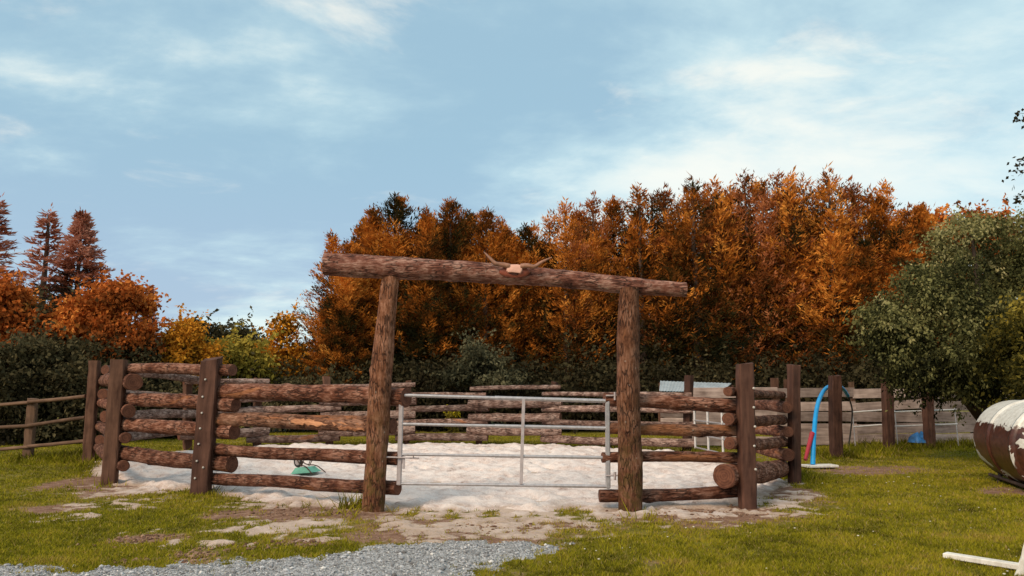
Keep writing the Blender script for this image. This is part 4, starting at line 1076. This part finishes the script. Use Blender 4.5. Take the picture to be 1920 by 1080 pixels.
def conifer_crown(H, Rr, seed, mat, kind='cypress', nb=150, per=70, leaders=3, bare=0.04, fine=1.0, thin=0.0):
    r = np.random.default_rng(seed)
    B, D, Ln, W, Lf, T = [], [], [], [], [], []
    axes = [(0.0, 0.0, H, 1.0)]
    for i in range(leaders):
        a = r.uniform(0, 6.28); q = Rr * r.uniform(.25, .75)
        axes.append((q * math.cos(a), q * math.sin(a), H * r.uniform(.7, .97), r.uniform(.42, .7)))
    for (ax_, ay_, h_, k_) in axes:
        n_b = int(nb * (0.35 + .65 * k_))
        for i in range(n_b):
            t = bare + (1 - bare) * ((i + r.random()) / n_b) ** .9
            z = t * h_
            if kind == 'cypress':
                prof = (1 - t ** 2.1) ** .95 * min(1, .7 + t * 1.6) + .035
                el = R(r.uniform(-2, 22) + 38 * t)
            else:
                prof = (1 - t) ** 1.02 * min(1, .75 + t) + .012
                el = R(r.uniform(-16, 8) + 34 * t ** 4)
            L = Rr * k_ * prof * (r.uniform(.45, 1.22) if kind == 'cypress' else r.uniform(.7, 1.1)) + (.12 if kind == 'cypress' else .06)
            if k_ < 1 and t < .15: continue
            az_ = i * 2.39996 + r.normal(0, .3)
            d0 = np.array([math.cos(az_) * math.cos(el), math.sin(az_) * math.cos(el), math.sin(el)])
            nn = max(8, int(per * (.25 + .9 * L / Rr)))
            if r.random() < thin: nn = nn // 3
            s = r.uniform(.05 if kind == 'spruce' else .12, 1, nn) ** .8
            curve = (.16 if kind == 'cypress' else .1) * L * s ** 2.2
            p = np.array([ax_, ay_, z]) + d0 * (L * s)[:, None]; p[:, 2] += curve
            lat = np.cross(d0, [0, 0, 1.0]); lat /= np.linalg.norm(lat)
            sg = r.choice([-1, 1], nn) * r.uniform(.2, 1.15, nn)
            dv = d0 * (.68 if kind == 'cypress' else .75) + lat * sg[:, None] + np.array([0, 0, 1]) * r.normal(.15 if kind == 'cypress' else -.05, .38, nn)[:, None] + r.normal(0, .13 if kind == 'cypress' else .1, (nn, 3))
            p = p + lat * (sg * r.uniform(0, .26, nn) * L * (1.02 - s))[:, None]
            p += r.normal(0, .06 if kind == 'cypress' else .03, (nn, 3))
            ln = r.uniform(.12, .29, nn) * (1.15 - .45 * s) * fine
            B.append(p); D.append(dv); Ln.append(ln); W.append(ln * r.uniform(.10, .2, nn)); Lf.append(r.uniform(-.01, .07, nn))
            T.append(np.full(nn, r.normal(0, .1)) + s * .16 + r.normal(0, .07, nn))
        nt = 26 if kind == 'cypress' else 14
        zt = h_ * (1 + r.uniform(-.09, .045, nt))
        B.append(np.stack([np.full(nt, ax_) + r.normal(0, .05, nt), np.full(nt, ay_) + r.normal(0, .05, nt), zt - .12], 1))
        D.append(np.stack([r.normal(0, .35, nt), r.normal(0, .35, nt), np.full(nt, .8)], 1)); Ln.append(r.uniform(.14, .3, nt)); W.append(r.uniform(.015, .035, nt)); Lf.append(np.zeros(nt)); T.append(np.full(nt, .15))
    B = np.concatenate(B); D = np.concatenate(D); Ln = np.concatenate(Ln); W = np.concatenate(W); Lf = np.concatenate(Lf); T = np.concatenate(T)
    hz = B[:, 2] / H  # low branches greener, and darkened: shade of the crowded trees put into the tint
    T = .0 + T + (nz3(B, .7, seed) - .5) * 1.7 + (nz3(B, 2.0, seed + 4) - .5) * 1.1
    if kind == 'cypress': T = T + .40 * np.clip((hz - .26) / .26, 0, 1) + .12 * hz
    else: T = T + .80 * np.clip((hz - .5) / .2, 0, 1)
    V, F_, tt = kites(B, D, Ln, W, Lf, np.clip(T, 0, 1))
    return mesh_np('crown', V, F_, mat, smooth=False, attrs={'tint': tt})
def trunk_mesh(H, r0, seed, lean=(0, 0), limbs=()):
    mb = MB(); rr = random.Random(seed); n = 9
    pts = [Vector((lean[0] * (t ** 1.4) + rr.uniform(-.03, .03) * (t > 0), lean[1] * t ** 1.4, H * t - .15 * (t == 0))) for t in np.linspace(0, 1, n)]
    mb.tube(pts, [r0 * (1.25 if i == 0 else 1) * (1 - .9 * i / (n - 1)) + .008 for i in range(n)], 9, wob=.06, seed=seed)
    for (p, q, rad) in limbs:
        p, q = Vector(p), Vector(q); mdl = (p + q) / 2 + Vector((rr.uniform(-.1, .1), rr.uniform(-.1, .1), .08 * (q - p).length))
        cp = curve_pts([p, mdl, q], 7); mb.tube(cp, list(np.linspace(rad, rad * .25, 7)), 7, wob=.05, seed=seed + 1)
    return mb.mesh('trunk', MAT['trunk'])
def plant_tree(name, label, cat, loc, crown, trunk, rz=0, s=(1, 1, 1), group=None):
    t = thing(name, label, cat, loc, group)
    t.rotation_euler = (0, 0, rz); t.scale = s
    link(bpy.data.objects.new('trunk', trunk), t); link(bpy.data.objects.new('crown', crown), t)
    return t

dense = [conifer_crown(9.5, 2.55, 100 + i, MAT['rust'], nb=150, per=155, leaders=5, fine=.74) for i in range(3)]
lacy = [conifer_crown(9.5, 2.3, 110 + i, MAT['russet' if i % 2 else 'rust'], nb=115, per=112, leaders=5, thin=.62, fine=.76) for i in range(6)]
ctr_ = [trunk_mesh(9.3, .17, 120 + i) for i in range(2)]
spt = trunk_mesh(8.5, .16, 125)
row = [  # (photo x of the top, photo y of the top, distance, kind, label)
    (655, 462, 30.2, 0, 'leftmost rust cypress of the tall row, under the left end of the crossbeam'),
    (742, 378, 31.0, 1, 'tall dense rust cypress directly above the left gatepost'),
    (700, 420, 32.6, 2, 'rust cypress set back between the leftmost tree and the left gatepost'),
    (845, 386, 31.2, 2, 'dense orange brown cypress second along the skyline from the left gatepost'),
    (912, 404, 31.4, 0, 'lower topped cypress just left of the horned skull'),
    (985, 432, 32.2, 1, 'lowest topped cypress behind the horned skull'),
    (1060, 388, 31.4, 10, 'reddish cypress rising just right of the horned skull'),
    (1112, 378, 31.8, 11, 'slender cypress midway between the skull and the right gatepost'),
    (1198, 360, 31.2, 12, 'rust cypress rising straight above the right gatepost'),
    (1246, 362, 32.0, 13, 'thin topped cypress above the right end of the crossbeam'),
    (1298, 344, 31.0, 10, 'cypress above the pale shelter roof, with sky showing through it'),
    (1338, 352, 32.0, 12, 'narrow cypress rising over the right part of the shelter roof'),
    (1396, 334, 31.0, 11, 'tall lacy cypress above the first sleeper post right of the gateway'),
    (1456, 334, 31.4, 13, 'broad topped cypress above the gap right of the thick bottom log'),
    (1505, 345, 32.2, 10, 'cypress behind the blue arch, between the two tallest tops'),
    (1552, 328, 31.0, 12, 'tallest rust cypress, above the blue arch'),
    (1596, 352, 31.6, 11, 'cypress just right of the tallest top, with a feathery crown'),
    (1650, 378, 31.0, 2, 'dark dense cypress at the right end of the row'),
    (1705, 398, 32.0, 13, 'last low cypress of the row, half behind the green tree')]
row += [(795, 425, 33.6, 0, 'cypress set back between the two tall tops left of the skull'), (952, 440, 33.8, 2, 'cypress set back behind the left horn of the skull'), (1272, 382, 34.0, 12, 'cypress set back above the right end of the crossbeam'), (1530, 368, 34.0, 13, 'cypress set back just left of the tallest top'), (620, 560, 29.6, 1, 'lowest cypress, sloping down at the left end of the row'), (1680, 440, 30.2, 1, 'dark cypress low beside the green tree')]
row += [(px_, py_, Yd_, k_, lab_) for px_, py_, Yd_, k_, lab_ in (
    (878, 408, 33.0, 1, 'half hidden cypress filling the notch left of the lower top beside the skull'), (1030, 412, 33.2, 10, 'half hidden cypress filling the notch right of the skull'),
    (1088, 398, 33.4, 13, 'half hidden cypress between the reddish one and the slender one right of the skull'), (1150, 384, 33.0, 2, 'half hidden cypress filling the notch left of the right gatepost'),
    (1222, 376, 33.6, 11, 'half hidden cypress just right of the right gatepost top'), (1320, 362, 33.2, 13, 'half hidden cypress behind the right part of the shelter'),
    (1368, 356, 33.4, 10, 'half hidden cypress left of the first sleeper post right of the gateway'), (1428, 350, 33.0, 12, 'half hidden cypress right of the first sleeper post right of the gateway'),
    (1480, 350, 33.4, 11, 'half hidden cypress straight above the second sleeper post right of the gateway'), (1575, 352, 33.0, 10, 'half hidden cypress right of the tallest top'), (1625, 366, 33.2, 13, 'half hidden cypress before the dip at the right end of the row'))]
# widen the small shelter belt behind so the row reads two deep
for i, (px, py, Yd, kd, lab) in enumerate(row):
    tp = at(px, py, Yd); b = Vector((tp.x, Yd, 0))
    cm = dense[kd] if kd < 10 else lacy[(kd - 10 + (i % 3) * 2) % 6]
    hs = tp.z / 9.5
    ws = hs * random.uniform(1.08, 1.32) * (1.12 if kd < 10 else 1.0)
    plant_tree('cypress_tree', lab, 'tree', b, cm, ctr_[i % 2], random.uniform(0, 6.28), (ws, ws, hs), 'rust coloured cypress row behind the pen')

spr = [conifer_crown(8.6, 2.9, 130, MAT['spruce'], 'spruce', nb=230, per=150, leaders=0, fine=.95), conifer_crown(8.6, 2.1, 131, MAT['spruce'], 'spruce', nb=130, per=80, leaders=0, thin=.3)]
for px, py, Yd, k, sw, lab in ((155, 404, 29, 0, 1.3, 'full reddish spruce, the rightmost of the tall left spruces'), (93, 398, 31, 1, 1.55, 'thin topped pinkish spruce with dark lower branches'), (-8, 380, 28, 1, 1.7, 'spruce cut off by the left edge of the photo, with open branches'), (283, 540, 33, 0, .8, 'small dark spruce right of the orange maple')):
    tp = at(px, py, Yd); hs = tp.z / 8.6
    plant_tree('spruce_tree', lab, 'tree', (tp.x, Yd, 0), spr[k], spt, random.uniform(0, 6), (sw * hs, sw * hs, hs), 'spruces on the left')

def leafy(parts, n_clump, per, lsize, seed, mat, spread=.28, shape=.5, tint_h=0.25, zr=(0, 1), droop=0.0, hollow=.55, mesh_name='crown', sub=0, t0=.42):
    """parts: ellipsoids (x,y,z,rx,ry,rz); leaf clumps sit near their surfaces"""
    r = np.random.default_rng(seed)
    if sub:      # break each mass into smaller boughs of foliage standing out of it
        out = []
        for p in parts:
            for i in range(sub):
                d = r.normal(size=3); d /= np.linalg.norm(d); d[1] *= .9
                k = r.uniform(.5, 1.0); q = r.uniform(.26, .46)
                out.append((p[0] + d[0] * p[3] * k, p[1] + d[1] * p[4] * k, p[2] + d[2] * p[5] * k, p[3] * q * r.uniform(.9, 1.3), p[4] * q * r.uniform(.9, 1.3), p[5] * q * r.uniform(.6, .95)))
        parts = out
        bt = r.normal(0, .18, len(parts))
    vol = np.array([p[3] * p[4] + p[4] * p[5] + p[3] * p[5] for p in parts]); vol = vol / vol.sum()
    idx = r.choice(len(parts), n_clump, p=vol)
    P = np.array(parts)[idx]
    d = r.normal(size=(n_clump, 3)); d /= np.linalg.norm(d, axis=1, keepdims=True)
    rad = hollow + (1 - hollow) * r.random(n_clump) ** .6
    rad = rad * (1 + .38 * (nz3(d * 1.6 + P[:, :3] * 1.3, 1.1, seed) - .5) * 2)
    c = P[:, :3] + d * P[:, 3:] * rad[:, None]
    ctint = t0 + (nz3(c, .6, seed + 1) - .5) * 1.0 + r.normal(0, .10, n_clump) + (bt[idx] if sub else 0)
    q = np.repeat(c, per, 0); dd = np.repeat(d, per, 0); ct = np.repeat(ctint, per)
    n = len(q)
    off = r.normal(size=(n, 3)) * spread * r.uniform(.5, 1.3, (n_clump, 1)).repeat(per, 0)
    off[:, 2] *= .6
    st_ = r.random(n_clump) < .22            # some clumps run out along a shoot
    stq = np.repeat(st_, per); sv = np.repeat(d * .6 + r.normal(size=(n_clump, 3)) * .45 + np.array([0, 0, .1 - droop]), per, 0)
    off = np.where(stq[:, None], sv * (r.random(n) * spread * 3.2)[:, None] + off * .25, off)
    q = q + off
    if droop: q[:, 2] -= droop * r.random(n) * np.linalg.norm(off[:, :2], axis=1)
    dv = dd * .5 + r.normal(size=(n, 3)) * .7; dv[:, 2] -= .25 + droop
    ln = lsize * r.uniform(.6, 1.5, n)
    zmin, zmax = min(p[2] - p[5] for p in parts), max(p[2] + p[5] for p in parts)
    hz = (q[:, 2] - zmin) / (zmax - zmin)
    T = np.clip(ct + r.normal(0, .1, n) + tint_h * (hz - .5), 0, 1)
    q[:, 2] = np.maximum(q[:, 2], .03)
    V, F_, tt = kites(q, dv, ln, ln * r.uniform(.22, .36, n), np.zeros(n) - ln * .1, T)
    return mesh_np(mesh_name, V, F_, mat, smooth=False, attrs={'tint': tt})
def px_ell(px, py, Yd, wpx, hpx, dy=None, dep=None, org=None):
    c = at(px, py, Yd); k = Yd * cP / FPX
    rx, rz = wpx * k, hpx * k
    return (c.x - org.x, c.y - org.y + (dy or 0), c.z, rx, dep or rx, rz)
def shrub(name, label, cat, ells, mat, n_clump, per, lsize, seed, group=None, trunk_r=.08, spread=.28, **kw):
    """ells in photo pixels: (px, py, distance, half width, half height)"""
    px, py, Yd = ells[0][:3]
    c = at(px, py, Yd); org = Vector((c.x, Yd, 0))
    parts = [px_ell(*e, org=org) for e in ells]
    lo_ = min(p[2] for p in parts)
    limbs = [((0, 0, max(.15, lo_ * .35)), (p[0], p[1], p[2]), trunk_r * .5) for p in parts]
    h = max(.4, max(p[2] for p in parts))
    return plant_tree(name, label, cat, org, leafy(parts, n_clump, per, lsize, seed, mat, spread=spread, **kw), trunk_mesh(h, trunk_r, seed, limbs=limbs), group=group)
# left side, far to near
shrub('oak_tree', 'far dark green tree on the skyline, left one of three', 'tree', [(350, 640, 55, 42, 38), (385, 650, 55, 30, 30)], MAT['darkleaf'], 260, 20, .3, 201, 'far dark trees left', .2, spread=.42, sub=9)
shrub('oak_tree', 'far dark green tree on the skyline, middle one of three', 'tree', [(415, 632, 57, 34, 32), (400, 670, 57, 40, 40)], MAT['darkleaf'], 260, 20, .3, 202, 'far dark trees left', .2, spread=.42, sub=9)
shrub('oak_tree', 'far dark green tree on the skyline, right one of three, sloping down', 'tree', [(448, 645, 56, 28, 26), (470, 672, 56, 36, 34)], MAT['darkleaf'], 240, 20, .3, 203, 'far dark trees left', .2, spread=.42, sub=9)
shrub('maple_tree', 'large bright orange maple in front of the tall left spruces', 'tree', [(215, 568, 24.2, 56, 50), (165, 612, 24, 54, 50), (240, 630, 24, 48, 54), (130, 608, 24.2, 32, 42)], MAT['orange'], 760, 26, .14, 204, None, .16, spread=.2, tint_h=.3, sub=9, t0=.6)
shrub('maple_tree', 'orange maple cut by the left edge of the photo', 'tree', [(12, 572, 23.6, 50, 48), (30, 640, 23.6, 50, 55)], MAT['orange'], 480, 26, .14, 205, None, .16, spread=.2, tint_h=.3, sub=9, t0=.6)
shrub('golden_bush', 'golden orange bush between the maple and the second fence post', 'bush', [(340, 645, 25, 38, 45), (318, 690, 25, 32, 50), (375, 680, 25, 36, 50)], MAT['gold'], 460, 24, .12, 206, 'bushes behind the left fence', .07, spread=.19, tint_h=.25, sub=8, t0=.66)
shrub('olive_bush', 'yellow green bush above the stacked left corner logs', 'bush', [(425, 672, 27, 40, 46), (465, 692, 27, 36, 44)], MAT['olive'], 380, 24, .14, 207, 'bushes behind the left fence', .07, spread=.22, sub=7, t0=.6)
shrub('golden_bush', 'feathery orange bush left of the cypress row', 'bush', [(535, 662, 30, 30, 60), (508, 692, 30, 36, 50), (560, 690, 30, 28, 56)], MAT['gold'], 400, 24, .15, 208, 'bushes behind the left fence', .07, spread=.22, tint_h=.3, sub=8, t0=.62)
shrub('olive_bush', 'dull olive bush between the feathery orange bush and the far dark trees', 'bush', [(485, 715, 29, 36, 38)], MAT['olive'], 240, 24, .14, 209, 'bushes behind the left fence', .07, spread=.22, sub=7, t0=.6)
dk = [((60, 700, 22, 70, 75), (20, 760, 21, 60, 60), 'dark green bush behind the rail fence at the left edge'), ((155, 720, 22.5, 60, 70), (110, 780, 21.5, 60, 50), 'dark green bush left of the first sleeper post'), ((245, 710, 23.5, 55, 65), (235, 770, 22.5, 60, 50), 'dark bush behind the left corner of the log pen'), ((300, 725, 25, 45, 55), (335, 770, 24, 60, 45), 'low dark bush behind the stacked left corner logs'), ((95, 620, 24.5, 50, 60), (150, 680, 24, 50, 60), 'tall grey green bush under the dark spruce'), ((-60, 700, 22, 60, 80), (-70, 770, 22, 60, 60), 'dark bush beyond the left edge'), ((420, 755, 26.5, 70, 40), (520, 760, 27, 70, 40), 'low dark hedge bush behind the back logs on the left')]
for i, (e1, e2, lab) in enumerate(dk):
    shrub('dark_bush', lab, 'bush', [e1, e2], MAT['darkleaf'], 560, 26, .12, 220 + i, 'dark bushes at the left', .08, spread=.22, tint_h=.3, sub=10)
# in front of the cypress row
shrub('grey_bush', 'grey green bush in front of the cypress row behind the gate', 'bush', [(895, 690, 26.5, 48, 36), (860, 712, 26.5, 40, 30), (935, 715, 26.5, 40, 28)], MAT['sage_dark'], 300, 26, .11, 231, None, .06, spread=.2, tint_h=.1, sub=8)
hb = [(600, 745, 28, 60, 42, 'dark undergrowth below the leftmost cypress'), (690, 740, 28.5, 70, 55, 'dark undergrowth behind the left gatepost'), (800, 738, 28, 70, 60, 'dark undergrowth behind the left part of the gate'), (1000, 742, 28, 80, 55, 'dark undergrowth behind the middle of the gate'), (1110, 738, 28.5, 70, 60, 'dark undergrowth left of the right gatepost'), (1225, 742, 29, 70, 60, 'dark undergrowth behind the pale shelter roof'), (1340, 735, 29.5, 75, 60, 'dark undergrowth right of the shelter'), (1450, 735, 29, 75, 62, 'dark undergrowth behind the first board fence bay'), (1560, 730, 29, 75, 62, 'dark undergrowth behind the blue arch'), (1660, 730, 28, 70, 62, 'dark undergrowth left of the green tree')]
for i, (px, py, Yd, w, h, lab) in enumerate(hb):
    shrub('dark_bush', lab, 'bush', [(px, py, Yd, w, h), (px + 30, py + 25, Yd - .3, w, h * .7)], MAT['darkleaf'], 300, 24, .15, 240 + i, 'undergrowth along the cypress row', .06, spread=.32, tint_h=.2)
# right side
shrub('orange_tree', 'round orange tree top over the green tree, left one', 'tree', [(1745, 455, 40, 60, 60), (1725, 530, 40, 70, 80)], MAT['orange'], 420, 22, .24, 261, 'orange tree tops behind the green tree', .2, spread=.32, sub=9, tint_h=.3)
shrub('orange_tree', 'round orange tree top over the green tree, right one', 'tree', [(1825, 445, 41, 55, 55), (1870, 470, 41, 60, 60), (1840, 530, 41, 90, 80)], MAT['orange'], 460, 22, .24, 262, 'orange tree tops behind the green tree', .2, spread=.32, sub=9, tint_h=.3)
shrub('green_tree', 'big sage green leafy tree filling the right edge behind the tank', 'tree',
      [(1830, 520, 16.5, 110, 100), (1730, 570, 16, 95, 95), (1900, 480, 17, 80, 90), (1690, 640, 15.8, 75, 75), (1800, 650, 15.6, 110, 90), (1900, 620, 15.8, 110, 100), (1990, 540, 17, 110, 120), (1770, 690, 15.8, 75, 45), (1700, 672, 16.2, 60, 50), (1860, 705, 16, 70, 50), (1650, 610, 16, 45, 60), (1790, 450, 17, 50, 50)],
      MAT['sage'], 2300, 44, .066, 263, None, .16, spread=.17, t0=.36, tint_h=.3, droop=.35, hollow=.35, sub=11)
shrub('olive_bush', 'brighter olive green bush right behind the tank', 'bush', [(1935, 660, 13.6, 75, 70), (1925, 735, 13.4, 70, 50), (1960, 590, 13.8, 60, 60)], MAT['olive'], 620, 24, .07, 264, None, .07, spread=.15, droop=.25, sub=9, t0=.3)
# twigs reaching into the frame at the top right, from a tree whose trunk stands outside
tb = Vector((7.9, 9.2, 0))
def P10(px, py): return at(px, py, 9.0)
tw = [(P10(1990, 330), P10(1893, 322)), (P10(1990, 250), P10(1910, 212)), (P10(1985, 380), P10(1900, 368)), (P10(2010, 300), P10(1905, 300)), (P10(2060, 180), P10(2000, 60)), (P10(2080, 260), P10(2150, 120))]
t = thing('sapling', 'leafy twigs of a slim tree reaching in at the top right of the photo', 'tree', tb)
limbs = [(Vector((0, 0, 2.6 + .25 * i)), p - tb, .03) for i, (p, q) in enumerate(tw)] + [(p - tb, q - tb, .008) for p, q in tw]
link(bpy.data.objects.new('trunk', trunk_mesh(5.6, .08, 300, limbs=limbs)), t)
r = np.random.default_rng(301); Bq = []
for p, q in tw:
    nn = 75; s = r.random(nn); base_ = np.array(p)[None] * (1 - s[:, None]) + np.array(q)[None] * s[:, None]
    Bq.append(base_ + r.normal(0, .045, (nn, 3)) - np.array(tb)[None])
Bq = [np.concatenate(Bq)]
for i in range(26):                       # the rest of its airy crown, outside the frame
    c_ = np.array([r.uniform(-.5, 1.3), r.normal(0, .6), r.uniform(2.6, 5.6)])
    Bq.append(c_ + r.normal(0, .22, (26, 3)))
Bq = np.concatenate(Bq); n = len(Bq)
dv = r.normal(size=(n, 3)); dv[:, 2] -= .4; ln = r.uniform(.04, .075, n)
V, F_, tt = kites(Bq, dv, ln, ln * .3, np.zeros(n), r.uniform(.1, .5, n))
link(bpy.data.objects.new('crown', mesh_np('crown', V, F_, MAT['darkleaf'], smooth=False, attrs={'tint': tt})), t)
# yellow flowering plant behind the back logs
q = at(848, 792, 22.3); og = Vector((q.x, 22.3, 0))
t = thing('flowering_plant', 'yellow flowering plant behind the back logs, seen through the gate', 'plant', og)
parts = [(0, 0, .5, .14, .14, .35)]
link(bpy.data.objects.new('stem', trunk_mesh(.8, .015, 310)), t)
link(bpy.data.objects.new('foliage', leafy(parts, 40, 10, .07, 311, MAT['olive'], spread=.08, mesh_name='foliage')), t)
link(bpy.data.objects.new('blossom', leafy([(0, 0, .86, .2, .1, .12)], 18, 8, .06, 312, MAT['yellowflower'], spread=.05, mesh_name='blossom')), t)
# far wood closing the view
xs_ = np.linspace(-75, 75, 60)
parts = [(x, 85 + 5 * math.sin(x), 2.2 + rng.uniform(-.6, .6), 3.0, 2.5, 2.6 + rng.uniform(-.5, 1.0)) for x in xs_]
o = link(bpy.data.objects.new('far_wood', leafy(parts, 2600, 14, .55, 320, MAT['darkleaf'], spread=.8, mesh_name='far_wood'))); o['kind'] = 'stuff'; tag(o, 'far dark wood closing the view behind the trees', 'wood')
